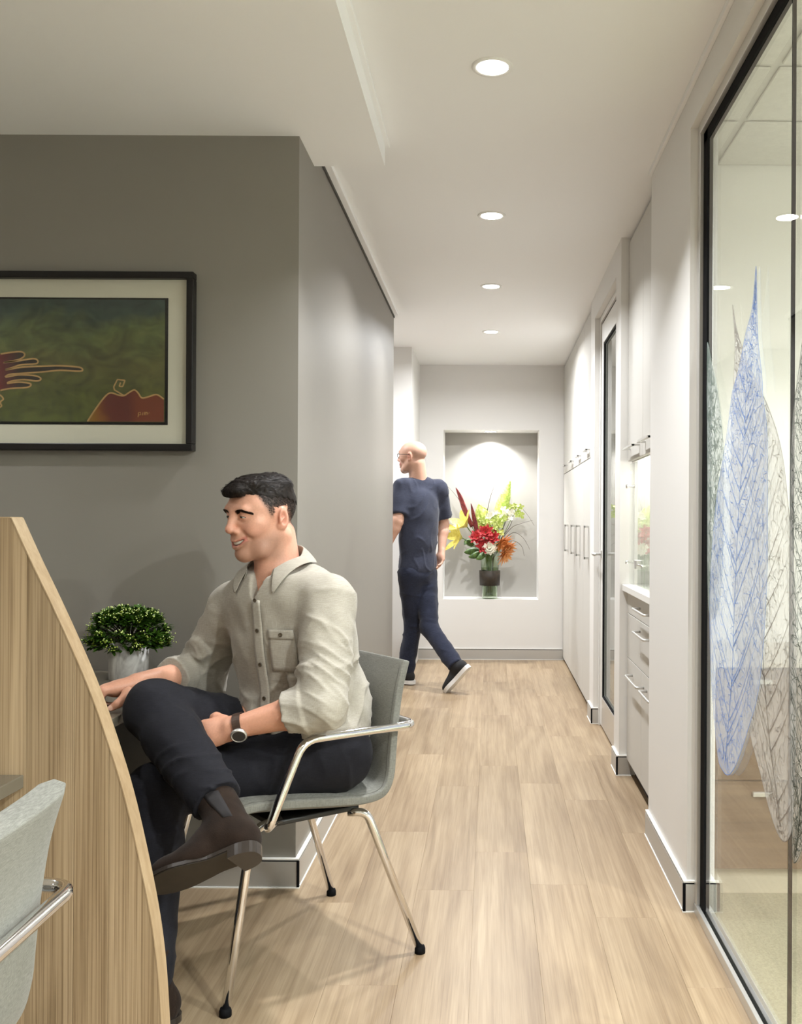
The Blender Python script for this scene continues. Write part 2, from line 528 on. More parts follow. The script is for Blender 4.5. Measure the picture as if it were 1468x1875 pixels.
def leaf(outline, col_film, alpha, col_vein, seed, off, label, mid=None):
    rg = random.Random(seed)
    pts = [on_glass(*p) for p in outline]
    tip = pts[0]; nb = max(range(len(pts)), key=lambda i: -pts[i].z)
    base = pts[nb]
    sm = catmull(pts, 4, True)
    poly = [(p.y, p.z) for p in sm]
    xx = XG - 0.0055 - off
    f = prism('leaf_decal', [(y - 2.94, z) for y, z in poly], 'x', xx - XG, xx - XG + 0.0003,
              film_mat('leaf_film', col_film, alpha), win)
    f['label'] = label
    zt, zb = tip.z, base.z
    def span(z):
        ys = []
        n = len(poly)
        for i in range(n):
            (y0, z0), (y1, z1) = poly[i], poly[(i + 1) % n]
            if (z0 - z) * (z1 - z) < 0:
                ys.append(y0 + (y1 - y0) * (z - z0) / (z1 - z0))
        return (min(ys), max(ys)) if len(ys) >= 2 else None
    def inside(y, z):
        s = span(z)
        return s and s[0] + 0.002 < y < s[1] - 0.002
    rib = []
    N = 26
    for i in range(N + 1):
        z = zt + (zb - zt) * (0.012 + 0.97 * i / N)
        s = span(z)
        if s: rib.append(((s[0] + s[1]) / 2, z))
    data = []
    data.append(ribbon2d(rib, 0.0012, 0.0045))
    data.append(ribbon2d(poly + poly[:1], 0.0022, 0.0022))
    # side veins: rise towards the tip from the midrib
    def mid_at(z):
        s = span(z); return (s[0] + s[1]) / 2 if s else None
    nv = 17
    for i in range(nv):
        z0 = zb + (zt - zb) * (0.02 + 0.78 * (i + 0.5 * rg.random()) / nv)
        m = mid_at(z0)
        if m is None: continue
        for sd in (-1, 1):
            P = []
            zz, yy = z0 + rg.uniform(-0.02, 0.02), m
            rise = rg.uniform(0.34, 0.50)
            for k in range(14):
                P.append((yy, zz))
                s = span(zz)
                if not s: break
                hw = (s[1] - s[0]) / 2
                yy += sd * max(hw, 0.01) / 11; zz += rise * max(hw, 0.02) / 9 * (1.25 + 0.10 * k)
                if not inside(yy, zz): break
            if len(P) > 2: data.append(ribbon2d(P, 0.0032, 0.0011))
    # fine net of short crooked veins
    for i in range(1500):
        z = zb + (zt - zb) * rg.random()
        s = span(z)
        if not s: continue
        y = s[0] + (s[1] - s[0]) * rg.random()
        a = rg.choice((0.9, 2.2, 1.6, 0.2)) + rg.uniform(-0.4, 0.4)
        P = [(y, z)]
        for k in range(rg.randint(2, 4)):
            st = rg.uniform(0.007, 0.016)
            y += math.cos(a) * st; z += math.sin(a) * st
            if not inside(y, z): break
            P.append((y, z)); a += rg.uniform(-0.9, 0.9)
        if len(P) > 1: data.append(ribbon2d(P, 0.0013, 0.0009))
    V, F = [], []
    for vs, fs in data:
        o = len(V)
        V += [(xx - XG - 0.0006 - 0.0001 * (o % 3), y - 2.94, z) for y, z in vs]
        F += [tuple(i + o for i in q) for q in fs]
    v = pymesh('vein_network', V, F, col_vein, f)
    v['kind'] = 'stuff'

VB = mat('blue_vein_ink', lin(92, 136, 212), 0.5)
VT = mat('taupe_vein_ink', lin(124, 115, 108), 0.5)
VG = mat('grey_green_vein_ink', lin(104, 122, 114), 0.5)
VD = mat('dark_green_vein_ink', lin(42, 58, 50), 0.5)
BLUE = [(1391, 487), (1384, 563), (1372, 610), (1358, 680), (1347, 718), (1342, 757), (1336, 800), (1328, 850), (1317, 920), (1309, 1010),
        (1305, 1100), (1306, 1192), (1311, 1290), (1320, 1384), (1329, 1410), (1338, 1419), (1347, 1412), (1358, 1390), (1376, 1336),
        (1394, 1272), (1405, 1176), (1412, 1032), (1412, 868), (1411, 785), (1404, 729), (1402, 688), (1395, 624), (1393, 563)]
TAUPE = [(1345, 558), (1348, 605), (1349, 646), (1345, 730), (1342, 820), (1340, 920), (1342, 1020), (1348, 1130), (1358, 1230), (1376, 1339),
         (1396, 1416), (1412, 1480), (1428, 1525), (1440, 1541), (1450, 1532), (1456, 1500), (1460, 1400), (1462, 1280), (1462, 1150),
         (1457, 1020), (1448, 930), (1440, 854), (1429, 799), (1412, 749), (1401, 724), (1381, 680), (1365, 643), (1352, 600)]
GREEN = [(1298, 630), (1298.5, 760), (1299, 900), (1299, 1030), (1301, 1110), (1306, 1128), (1311, 1133), (1316, 1126), (1322, 1106), (1327, 1032),
         (1330, 950), (1330, 896), (1329, 827), (1325, 771), (1318, 716), (1307, 665)]
DARK = [(1482, 600), (1467, 696), (1460, 743), (1456, 800), (1454, 868), (1453, 1000), (1453, 1150), (1453, 1300), (1455, 1420), (1457, 1510), (1460, 1580),
        (1480, 1540), (1500, 1440), (1530, 1250), (1540, 1050), (1535, 900), (1520, 780), (1500, 680)]
leaf(TAUPE, (0.80, 0.79, 0.78, 1), 0.30, VT, 3, 0.0, 'translucent taupe skeleton leaf film')
leaf(GREEN, (0.74, 0.80, 0.79, 1), 0.34, VG, 4, 0.0012, 'pale grey green skeleton leaf film by the frame')
leaf(DARK, (0.78, 0.80, 0.79, 1), 0.26, VD, 6, 0.0024, 'skeleton leaf film with dark green veins')
leaf(BLUE, (0.74, 0.80, 0.92, 1), 0.36, VB, 2, 0.0036, 'tall translucent blue skeleton leaf film')

# ------------------------------------------------------------------ glazed aluminium door
dr = struct(empty('door_1', (0.655, 4.71, 0)))
def dbox(name, x0, x1, y0, y1, z0, z1, m, bev=0.001, par=None):
    return box(name, x0 - 0.655, x1 - 0.655, y0 - 4.71, y1 - 4.71, z0, z1, m, par or dr, bev, 1)
dbox('door_frame', 0.645, 0.70, 4.712, 4.750, 0.0, 2.398, FRAMEW)
dbox('door_frame', 0.645, 0.70, 5.640, 5.678, 0.0, 2.398, FRAMEW)
dbox('door_frame', 0.645, 0.70, 4.750, 5.640, 2.365, 2.398, FRAMEW)
dbox('shadow_gap', 0.656, 0.70, 4.750, 5.640, 2.352, 2.365, BLACK, 0)
dbox('door_stile', 0.652, 0.692, 4.754, 4.830, 0.012, 2.352, FRAMEW)
dbox('door_stile', 0.652, 0.692, 5.555, 5.636, 0.012, 2.352, FRAMEW)
dbox('top_rail', 0.652, 0.692, 4.830, 5.555, 2.235, 2.352, FRAMEW)
dbox('bottom_rail', 0.652, 0.692, 4.830, 5.555, 0.012, 0.180, ALU)
dbox('glazing_gasket', 0.655, 0.664, 5.535, 5.555, 0.180, 2.235, BLACK, 0)
dbox('glazing_gasket', 0.655, 0.664, 4.830, 4.842, 0.180, 2.235, BLACK, 0)
dbox('glazing_gasket', 0.655, 0.664, 4.842, 5.535, 2.222, 2.235, BLACK, 0)
dbox('glazing_gasket', 0.655, 0.664, 4.842, 5.535, 0.180, 0.190, BLACK, 0)
dbox('glass_pane', 0.666, 0.674, 4.835, 5.550, 0.182, 2.232, GLASS, 0)
h = dbox('lever_handle', 0.646, 0.652, 5.575, 5.620, 0.985, 1.030, STEEL, 0.002)
tube('lever', fillet([(-0.004, 0.888, 1.008), (-0.055, 0.888, 1.008), (-0.055, 0.775, 1.008)], 0.018), 0.009, STEEL, h, 10)
# ================================================================== BUILT-IN CABINETS (right-hand side)
def bar_handle(parent, fx, y0, y1, z, proj=0.034, horizontal=True, z1=None, flat=False):
    """D-shaped pull: two legs and a bar, standing off the front at x = fx towards -x (local coordinates of the parent)"""
    if horizontal:
        pts = [(fx, y0 + 0.02, z), (fx - proj, y0 + 0.02, z), (fx - proj, y1 - 0.02, z), (fx, y1 - 0.02, z)]
        if flat:
            return boxes('handle', [(fx - proj, fx, y0, y0 + 0.012, z - 0.004, z + 0.004), (fx - proj, fx, y1 - 0.012, y1, z - 0.004, z + 0.004),
                                    (fx - proj - 0.004, fx - proj + 0.010, y0, y1, z - 0.004, z + 0.004)], STEEL, parent)
    else:
        return boxes('handle', [(fx - proj, fx, y0, y1, z, z + 0.014), (fx - proj, fx, y0, y1, z1 - 0.014, z1),
                                (fx - proj - 0.004, fx - proj + 0.006, y0, y1, z, z1)], STEEL, parent)
    vs, fs = tube_data(fillet(pts, 0.008, 4), 0.0055, 8)
    return pymesh('handle', vs, fs, STEEL, parent, True)

CX = 0.650
INNER = mat('cabinet_inside_white', (0.83, 0.82, 0.79, 1), 0.4)
# base unit
b = tag(empty('base_cabinet', (CX, 3.675, 0)), 'cream base cabinet with two wide drawers over two doors below the white worktop', 'cabinet')
box('carcass', 0.02, 0.54, 0.0, 0.85, 0.078, 0.872, JOIN, b)
box('kickboard', 0.040, 0.052, 0.0, 0.85, 0.0, 0.078, mat('dark_kickboard', (0.035, 0.031, 0.027, 1), 0.5), b)
for (z0, z1) in ((0.771, 0.868), (0.562, 0.768)):
    d = box('drawer_front', 0.0, 0.019, 0.003, 0.847, z0, z1, JOIN, b, 0.0012, 1)
    bar_handle(d, 0.0, 0.14, 0.48, z1 - 0.045)
for (y0, y1, h0, h1) in ((0.003, 0.4235, 0.005, 0.29), (0.4265, 0.847, 0.33, 0.69)):
    d = box('door', 0.0, 0.019, y0, y1, 0.080, 0.559, JOIN, b, 0.0012, 1)
    bar_handle(d, 0.0, h0, h1, 0.50)
w = tag(box('worktop', 0.625, 1.19, 3.676, 4.527, 0.873, 0.902, mat('white_worktop', (0.84, 0.83, 0.80, 1), 0.3), None, 0.002, 2),
        'white worktop slab on the cream base cabinet in the wall recess', 'worktop')
# upper unit
u = tag(empty('wall_cabinet', (CX, 3.675, 1.478)), 'cream wall cabinet with two tall flat doors above the lit glass display', 'cabinet')
box('carcass', 0.02, 0.54, 0.0, 0.85, 0.0, 1.045, JOIN, u)
for (y0, y1) in ((0.003, 0.4235), (0.4265, 0.847)):
    d = box('door', 0.0, 0.019, y0, y1, 0.004, 1.035, JOIN, u, 0.0012, 1)
    bar_handle(d, 0.0, (y0 + y1) / 2 - 0.14, (y0 + y1) / 2 + 0.14, 0.055, flat=True)
box('scribe_filler', 0.03, 0.05, 0.0, 0.85, 1.045, 1.060, mat('dark_gap', (0.07, 0.066, 0.060, 1), 0.8), u)
# glazed display between worktop and wall unit
g = tag(empty('display_case', (CX, 3.675, 0.903)), 'brightly lit white display recess with frameless glass doors above the worktop', 'display case')
box('back_panel', 0.42, 0.44, 0.0, 0.85, 0.0, 0.572, INNER, g)
box('side_panel', 0.03, 0.42, 0.0, 0.012, 0.0, 0.572, INNER, g)
box('side_panel', 0.03, 0.42, 0.838, 0.85, 0.0, 0.572, INNER, g)
LEDM = mat('led_strip', (1, 1, 1, 1), 0.5, emit=((1.0, 0.97, 0.9, 1), 22.0))
box('light_strip', 0.10, 0.14, 0.03, 0.82, 0.560, 0.571, LEDM, g)
kv, kf = lathe_data([(0.0, 0.022), (0.009, 0.021), (0.011, 0.015), (0.006, 0.008), (0.006, -0.006), (0.0, -0.006)], 16)
for i, (y0, y1) in enumerate(((0.014, 0.424), (0.427, 0.836))):
    d = box('glass_door', 0.006, 0.014, y0, y1, 0.006, 0.566, GLASS, g)
    for z in (0.105, 0.46):
        if i == 0: box('hinge', 0.000, 0.020, 0.014, 0.049, z - 0.026, z + 0.026, STEEL, d, 0.003, 2)
        else: pymesh('glass_clip', [(0.006 - v.z, 0.812 + v.x, z + v.y) for v in kv], kf, CHROME, d, True)
    if i == 1:
        tube('lock_bar', [(0.000, 0.40, 0.105), (0.000, 0.80, 0.105)], 0.004, CHROME, d, 8)
        box('lock_body', -0.006, 0.024, 0.56, 0.60, 0.085, 0.125, STEEL, d, 0.003, 2)

# tall cupboards at the end of the corridor
TX = 0.632
for i in range(4):
    y0, y1 = 5.90 + i * 0.5905, 5.90 + (i + 1) * 0.5905
    where = ('nearest the glazed door', 'second from the glazed door', 'third from the glazed door', 'touching the end wall')[i]
    c = tag(empty('tall_cupboard', (TX, y0, 0)), 'full-height cream cupboard in the corridor, ' + where, 'cupboard',
            'tall cupboards along the corridor')
    box('carcass', 0.02, 0.56, 0.0, 0.590, 0.03, 2.530, JOIN, c)
    box('plinth', 0.020, 0.035, 0.0, 0.590, 0.0, 0.03, mat('dark_kickboard', (0.035, 0.031, 0.027, 1), 0.5), c)
    ud = box('upper_door', 0.0, 0.019, 0.0015, 0.589, 1.603, 2.525, JOIN, c, 0.001, 1)
    bar_handle(ud, 0.0, 0.20, 0.37, 1.655, 0.026, flat=True)
    ld = box('lower_door', 0.0, 0.019, 0.0015, 0.589, 0.030, 1.597, JOIN, c, 0.001, 1)
    hy = (0.23, 0.22, 0.05, 0.05)[i]
    bar_handle(ld, 0.0, hy, hy + 0.03, 0.955, 0.030, False, 1.170)
# ================================================================== DOWNLIGHTS
LENS = mat('lamp_lens', (1, 1, 1, 1), 0.5, emit=((1.0, 0.97, 0.92, 1), 14.0))
RIM = mat('downlight_rim', (0.85, 0.85, 0.83, 1), 0.4)
_rim = [None, None, None]
def downlight(x, y, z, power, label, spread=118, r=0.046):
    root = tag(empty('downlight', (x, y, z)), label, 'ceiling light', 'recessed downlights')
    if _rim[0] is None:
        a = lathe('rim', [(0.046, 0.0), (0.048, -0.004), (0.060, -0.005), (0.062, -0.001), (0.062, 0.0)], RIM, root, 32)
        bvs, bfs = lathe_data([(0.0, -0.0035), (0.046, -0.0035), (0.046, 0.0)], 32)
        bb = pymesh('lens', bvs, bfs, LENS, root)
        _rim[0], _rim[1] = a.data, bb.data
    else:
        link('rim', _rim[0], None, root); link('lens', _rim[1], None, root)
    key = (power, spread)
    ld = bpy.data.lights.new('downlight_lamp', 'AREA')
    ld.shape = 'DISK'; ld.size = 0.085; ld.energy = power; ld.color = LIGHT_COL
    ld.spread = math.radians(spread)
    lo = bpy.data.objects.new('lamp', ld); COL.objects.link(lo); lo.parent = root
    lo.location = (0, 0, -0.006)
    return root
for y, lab in ((2.83, 'nearest and largest lit downlight in the corridor ceiling'), (4.21, 'second lit downlight along the corridor ceiling'),
               (5.48, 'third lit downlight along the corridor ceiling'), (6.80, 'farthest small lit downlight before the end wall')):
    downlight(0, y, CZ, CORRIDOR_W * {2.83: 0.9, 4.21: 0.95, 5.48: 1.2, 6.80: 2.1}[y], lab, {2.83: 108, 4.21: 132, 5.48: 130, 6.80: 165}[y])
for i, y in enumerate((1.45, 0.1, -1.25)):  # unseen lamps continuing the row, added for frontal and ambient fill
    downlight(0, y, CZ, CORRIDOR_W * (0.3 if i == 0 else 0.8), 'unseen downlight added to the corridor ceiling for fill near the viewer, %s' % ('just before the seated person', 'right overhead', 'unseen fill lamp added behind the viewer')[i])
for i, (x, y) in enumerate(((-1.95, 2.30), (-1.0, 0.2), (-3.3, 0.6), (-1.2, -1.2))):  # first follows from the painting's shadow, the others are unseen lamps added for fill
    downlight(x, y, SZ, ROOM_W, 'lit downlight in the lower soffit over the desks, %s' % ('by the grey wall', 'unseen fill lamp added over the near chair', 'unseen fill lamp added to the left', 'unseen fill lamp added behind the viewer')[i])
downlight(0.0, YB + 0.14, NZ1, 14.0, 'small bright downlight set in the top of the flower niche', 125)
for i, (x, y) in enumerate(((2.30, 1.00), (1.3, 0.3), (2.2, -0.6))):  # unseen lamps added to brighten the room behind the partition
    downlight(x, y, gz - 0.002, OFFICE_W, 'unseen downlight added to the tiled ceiling to brighten the room behind the glass, %s' % ('nearest the credenza', 'middle', 'front')[i], 172)
downlight(1.9, 5.2, CZ, 22.0, 'unseen downlight added to light the white room behind the glazed door', 150)  # added lamp, no fitting is seen in this room
downlight(-1.6, 6.8, CZ, 22.0, 'unseen downlight added to light the side passage behind the grey wall', 150)  # unseen lamp added to lift the far end of the corridor
# ================================================================== DESK DIVIDER AND DESKS
YP, TP = 1.850, 0.045                      # near face of the divider, thickness
edge_px = [(20, 951), (55, 1026), (91, 1101), (128, 1182), (166, 1272), (201, 1373), (227, 1459), (252, 1565), (274, 1675), (287, 1771), (294, 1872), (299, 1980), (302, 2092)]
edge = []
for (px_, py_) in edge_px:
    p = pix(px_ + (py_ - VY) * 0.0052, py_ - (px_ - VX) * 0.0052, YP)
    edge.append((p.x, p.z))
edge[0] = (edge[0][0], 1.200); edge[-1] = (edge[-1][0], 0.0)
ecurve = [(v.x, v.y) for v in catmull([(a, b, 0) for a, b in edge], 4)]
div = tag(empty('desk_divider', (-1.6, YP, 0)), 'tall oak desk divider panel with a sweeping curved edge at left', 'divider')
def curve_x(z):
    for (x0, z0), (x1, z1) in zip(ecurve, ecurve[1:]):
        if z1 <= z <= z0: return x0 + (x1 - x0) * (z0 - z) / max(1e-9, z0 - z1)
    return ecurve[-1][0]
core = [(-2.3 + 1.6, 0.0), (-2.3 + 1.6, 1.2)] + [(x_ + 1.6 - 0.001, z_) for x_, z_ in ecurve]
prism('core', core, 'y', 0.004, TP, OAKEDGE, div)
# upright boards of the face, each its own length under the curve
seams = [-2.3, -2.02, -1.83, -1.58, -1.335, -1.165, -0.985, -0.893, -0.800, -0.733, -0.62]
for a, b in zip(seams, seams[1:]):
    a2, b2 = a + 0.0003, b - 0.0003
    if ecurve[0][0] >= b2:
        poly = [(a2, 0), (b2, 0), (b2, 1.2), (a2, 1.2)]
    else:
        # right border follows the curve where it is left of the seam
        seg = [(x_, z_) for x_, z_ in ecurve if a2 < x_ < b2]
        def z_at(xq):
            for (x0, z0), (x1, z1) in zip(ecurve, ecurve[1:]):
                if x0 <= xq <= x1: return z0 + (z1 - z0) * (xq - x0) / max(1e-9, x1 - x0)
            return None
        zl = 1.2 if a2 <= ecurve[0][0] else z_at(a2)
        if zl is None: continue
        zr = z_at(b2)
        poly = [(a2, 0)]
        if zr is not None: poly += [(b2, 0), (b2, zr)]
        poly += list(reversed(seg))
        if a2 <= ecurve[0][0]: poly += [(a2, 1.2)]
        else: poly += [(a2, zl)]
    prism('board', [(p[0] + 1.6, p[1]) for p in poly], 'y', 0.0, 0.004, OAK, div)
# pale edge banding along the curve
bv, bf = [], []
for i, (x_, z_) in enumerate(ecurve):
    j0, j1 = ecurve[max(i - 1, 0)], ecurve[min(i + 1, len(ecurve) - 1)]
    tx, tz = j1[0] - j0[0], j1[1] - j0[1]
    L = math.hypot(tx, tz); nx, nz = -tz / L, tx / L
    if nx < 0: nx, nz = -nx, -nz
    for yy in (-0.0008, TP + 0.0008):
        bv.append((x_ + 1.6, yy, z_)); bv.append((x_ + 1.6 + nx * 0.002, yy, z_ + nz * 0.002))
for i in range(len(ecurve) - 1):
    a, b = 4 * i, 4 * i + 4
    bf += [(a, a + 1, b + 1, b), (a + 1, a + 3, b + 3, b + 1), (a + 3, a + 2, b + 2, b + 3), (a + 2, a, b, b + 2)]
pymesh('edge_band', bv, bf, OAKEDGE, div)
box('edge_band', -0.7, ecurve[0][0] + 1.6, -0.0008, TP + 0.0008, 1.2, 1.202, OAKEDGE, div)

def desk(name, y0, y1, xr, label, leg_y):
    d = tag(empty(name, (-1.6, (y0 + y1) / 2, 0)), label, 'desk')
    oy = (y0 + y1) / 2
    prism('desk_top', [(-2.3 + 1.6, y0 - oy), (xr + 1.6 - 0.02, y0 - oy), (xr + 1.6, y0 - oy + 0.02), (xr + 1.6 + 0.012, y1 - oy), (-2.3 + 1.6, y1 - oy)],
          'z', 0.680, 0.705, DESK, d, 0.0015)
    DARKP = mat('dark_end_panel', lin(46, 42, 32), 0.6)
    boxes('support_panel', [(-0.66, -0.63, y0 - oy + 0.06, y1 - oy - 0.06, 0, 0.680)], DARKP, d)
    if y0 > 1.5: boxes('end_panel', [(0.585, 0.605, y0 - oy + 0.004, y1 - oy - 0.004, 0, 0.680)], DARKP, d)
    boxes('support_post', [(0.30, 0.35, leg_y - oy - 0.025, leg_y - oy + 0.025, 0, 0.680)], mat('dark_post', lin(62, 58, 50), 0.4), d)
    return d
desk('desk', YP + TP + 0.002, 3.116, -0.935, 'dark grey desk behind the oak divider holding the small plant', 2.9)
desk('desk', 0.95, YP - 0.002, -0.908, 'dark grey desk in front of the oak divider at the left edge', 1.2)

# ================================================================== VISITOR CHAIRS
CLOTH = weave_mat('grey_chair_fabric', lin(104, 103, 97), lin(136, 136, 129), 1300, 0.9, 0.06, 0.2)
def make_chair(label):
    """local +x faces forward, +y is the sitter's left"""
    root = tag(empty('visitor_chair'), label, 'chair', 'grey visitor chairs')
    prof = catmull([(0.262, 0, 0.440), (0.245, 0, 0.462), (0.20, 0, 0.474), (0.10, 0, 0.466), (-0.04, 0, 0.448), (-0.13, 0, 0.440), (-0.182, 0, 0.452),
                    (-0.208, 0, 0.492), (-0.218, 0, 0.56), (-0.228, 0, 0.64), (-0.245, 0, 0.73), (-0.268, 0, 0.805)], 5)
    n = len(prof); TH = 0.040
    def width(i):
        t = i / (n - 1)
        return 0.232 if t < 0.55 else 0.232 - 0.022 * ((t - 0.55) / 0.45)
    M = 13
    top, bot = [], []
    for i, p in enumerate(prof):
        tg = (prof[min(i + 1, n - 1)] - prof[max(i - 1, 0)]).normalized()
        nrm = Vector((tg.z, 0, -tg.x))            # points up for the seat, forwards for the back
        if nrm.z < 0 and i < n * 0.5: nrm = -nrm
        w = width(i)
        for k in range(M):
            s = -1 + 2 * k / (M - 1)
            edge_r = 0.5 + 0.5 * math.sqrt(max(0.0, 1 - max(0, abs(s) - 0.90) ** 2 / 0.01)) if abs(s) > 0.90 else 1.0
            dish = 0.012 * s * s                   # gentle hollow across the width
            top.append(p + nrm * (TH / 2 * edge_r + dish - 0.006) + Vector((0, s * w, 0)))
            bot.append(p - nrm * (TH / 2 * edge_r - dish + 0.006) + Vector((0, s * w, 0)))
    vs = top + bot; o = n * M; fs = []
    for i in range(n - 1):
        for k in range(M - 1):
            a = i * M + k
            fs.append((a, a + 1, a + M + 1, a + M)); fs.append((o + a, o + a + M, o + a + M + 1, o + a + 1))
        a = i * M; fs.append((a, a + M, o + a + M, o + a))
        a = i * M + M - 1; fs.append((a, o + a, o + a + M, a + M))
    for k in range(M - 1):
        fs.append((k, o + k, o + k + 1, k + 1)); a = (n - 1) * M + k
        fs.append((a, a + 1, o + a + 1, o + a))
    sh = pymesh('upholstered_shell', vs, fs, CLOTH, root, True)
    bm = bmesh.new(); bm.from_mesh(sh.data); bmesh.ops.recalc_face_normals(bm, faces=bm.faces[:]); bm.to_mesh(sh.data); bm.free()
    md = sh.modifiers.new('bev', 'BEVEL'); md.width = 0.007; md.segments = 3; md.limit_method = 'ANGLE'; md.angle_limit = math.radians(40)
    # stitched seams along both sides of the sitting face
    SEAM = mat('seam_thread', lin(92, 91, 85), 0.9)
    for sd in (-1, 1):
        k = 0 if sd < 0 else M - 1
        k2 = 1 if sd < 0 else M - 2
        pts = [top[i * M + k] * 0.72 + top[i * M + k2] * 0.28 for i in range(2, n - 1)]
        tube('seam', pts, 0.0014, SEAM, sh, 5)
    # chrome frame
    for sx in (1, -1):
        for sy in (1, -1):
            pts = fillet([(0.10 * sx, 0.17 * sy, 0.418 if sx > 0 else 0.402), (0.19 * sx if sx > 0 else -0.142, 0.20 * sy, 0.420 if sx > 0 else 0.402), (0.281 * sx, 0.256 * sy, 0.012)], 0.045, 6)
            lg = tube('leg', pts, 0.0115, CHROME, root, 14)
            lathe('foot_cap', [(0, 0), (0.015, 0.0), (0.015, 0.012), (0.0125, 0.020), (0, 0.020)], BLACK, lg, 14, (0.281 * sx, 0.256 * sy, 0))
    half = [(0.10, 0.16, 0.422), (0.165, 0.235, 0.424), (0.175, 0.268, 0.440), (0.083, 0.268, 0.640), (-0.268, 0.246, 0.634)]
    pts = fillet(half + [(x_, -y_, z_) for x_, y_, z_ in reversed(half)], 0.04, 6)
    tube('armrest_loop', pts, 0.0115, CHROME, root, 14)
    boxes('seat_frame', [(-0.13, 0.13, -0.18, 0.18, 0.405, 0.419)], mat('black_plastic', (0.012, 0.012, 0.012, 1), 0.4), root, 0.004)
    return root
ch1 = make_chair('grey upholstered chrome-legged visitor chair under the seated person')
F1 = Vector((-0.79, -0.61))
ch1.location = (-0.567, 2.69, 0); ch1.rotation_euler = (0, 0, math.atan2(F1.y, F1.x))
ch2 = dup(ch1, (-0.905, 1.228, 0), PI)
ch2['label'] = 'empty grey visitor chair cut off at the lower left in front of the oak divider'

# ================================================================== FRAMED PAINTING
PX1, PZ0, PZ1, PY = -0.961, 1.420, 1.998, YC
pic = tag(empty('framed_painting', (PX1, PY, PZ0)), 'black-framed painting with olive ground and red ochre hand on the grey wall', 'painting')
PWD, PH = 1.26, PZ1 - PZ0
FB = mat('black_frame', (0.010, 0.009, 0.009, 1), 0.35, spec=0.3)
fr = boxes('frame', [(-PWD, 0, -0.040, -0.001, 0, 0.022), (-PWD, 0, -0.040, -0.001, PH - 0.022, PH), (-PWD, -PWD + 0.022, -0.040, -0.001, 0.022, PH - 0.022), (-0.022, 0, -0.040, -0.001, 0.022, PH - 0.022)], FB, pic, 0.0025)
box('mat_board', -PWD + 0.02, -0.02, -0.016, -0.010, 0.02, PH - 0.02, mat('cream_mat_board', (0.66, 0.62, 0.53, 1), 0.85), pic)
def pp(cx, cy):
    """painting plane position from photo measurements (3.67x enlarged)"""
    q = pix(cx / 3.67, cy / 3.67 + 480, PY - 0.018)
    return (q.x - PX1, q.z - PZ0)
x1p, z0p = pp(1122, 1106); _, z1p = pp(1122, 252)
x0p = -PWD + 0.088
t = NT('olive_painting')
v = t.coords((1, 1, 1))
n1 = t.noise(t.coords((5, 5, 7)), 1.0, 5, 0.6, 0.5)
n2 = t.noise(t.coords((11, 11, 16)), 1.0, 8, 0.72, 1.2)
sp = t.n('ShaderNodeSeparateXYZ'); t.l(v, sp.inputs[0])
mr = t.n('ShaderNodeMapRange'); mr.inputs[1].default_value = z0p; mr.inputs[2].default_value = z1p
t.l(sp.outputs['Z'], mr.inputs[0])
ad = t.n('ShaderNodeMath', operation='MULTIPLY_ADD'); ad.inputs[1].default_value = 0.55; t.l(n1, ad.inputs[0])
t.l(mr.outputs[0], ad.inputs[2])
hf = t.n('ShaderNodeMath', operation='MULTIPLY'); hf.inputs[1].default_value = 0.66; t.l(ad.outputs[0], hf.inputs[0])
c = t.ramp(hf.outputs[0], [(0.12, lin(70, 78, 30)), (0.34, lin(76, 80, 36)), (0.50, lin(84, 82, 46)), (0.66, lin(86, 96, 58)), (0.78, lin(48, 66, 66)), (0.92, lin(40, 54, 62))])
c = t.mix(0.8, c, t.ramp(n2, [(0.36, (0.42, 0.42, 0.40, 1)), (0.62, (1.5, 1.42, 1.15, 1))]), 'MULTIPLY')
t.l(c, t.b.inputs['Base Color']); t.b.inputs['Roughness'].default_value = 0.6
OLIVE = t.m
box('black_backing', x0p - 0.006, x1p + 0.000, -0.0172, -0.0160, z0p - 0.000, z1p, BLACK, pic)
cv = box('canvas', x0p, x1p - 0.010, -0.0184, -0.0172, z0p + 0.009, z1p - 0.006, OLIVE, pic)
OCH = mat('ochre_line', lin(176, 138, 88), 0.7, vary=0.15, vscale=40)
def flat_poly(name, pts, y, m, par):
    from mathutils.geometry import tessellate_polygon
    tris = tessellate_polygon([[Vector((p[0], p[1], 0)) for p in pts]])
    n = len(pts)
    V = [(p[0], y, p[1]) for p in pts] + [(p[0], y + 0.0004, p[1]) for p in pts]
    F = [tuple(t_) for t_ in tris] + [tuple(n + i for i in reversed(t_)) for t_ in tris] + [(i, (i + 1) % n, n + (i + 1) % n, n + i) for i in range(n)]
    return pymesh(name, V, F, m, par)
def line_on(name, pts, w, y, m, par, soft=True):
    sm = catmull([(a, b, 0) for a, b in pts], 4) if soft else fillet([(a, b, 0) for a, b in pts], 0.002, 2)
    vs, fs = ribbon2d([(p.x, p.y) for p in sm], w, w)
    return pymesh(name, [(a, y, b) for a, b in vs], fs, m, par)
hand = [(0, 635), (60, 625), (130, 618), (160, 632), (152, 655), (110, 675), (18, 692), (120, 680), (220, 665), (250, 680), (235, 700), (140, 706), (80, 725), (32, 742), (150, 722), (300, 715),
        (400, 712), (520, 720), (550, 735), (530, 748), (400, 742), (300, 752), (150, 764), (60, 772), (35, 790), (120, 775), (220, 778), (262, 790), (270, 805), (240, 815), (160, 806), (80, 815), (45, 832),
        (120, 823), (190, 830), (205, 842), (180, 858), (100, 864), (50, 868), (0, 880)]
palm = [(-60, 900), (-160, 930), (-240, 890), (-270, 760), (-230, 640), (-120, 610)]
hp = [pp(*q) for q in hand + palm]
t = NT('hand_red'); v = t.coords()
sp = t.n('ShaderNodeSeparateXYZ'); t.l(v, sp.inputs[0])
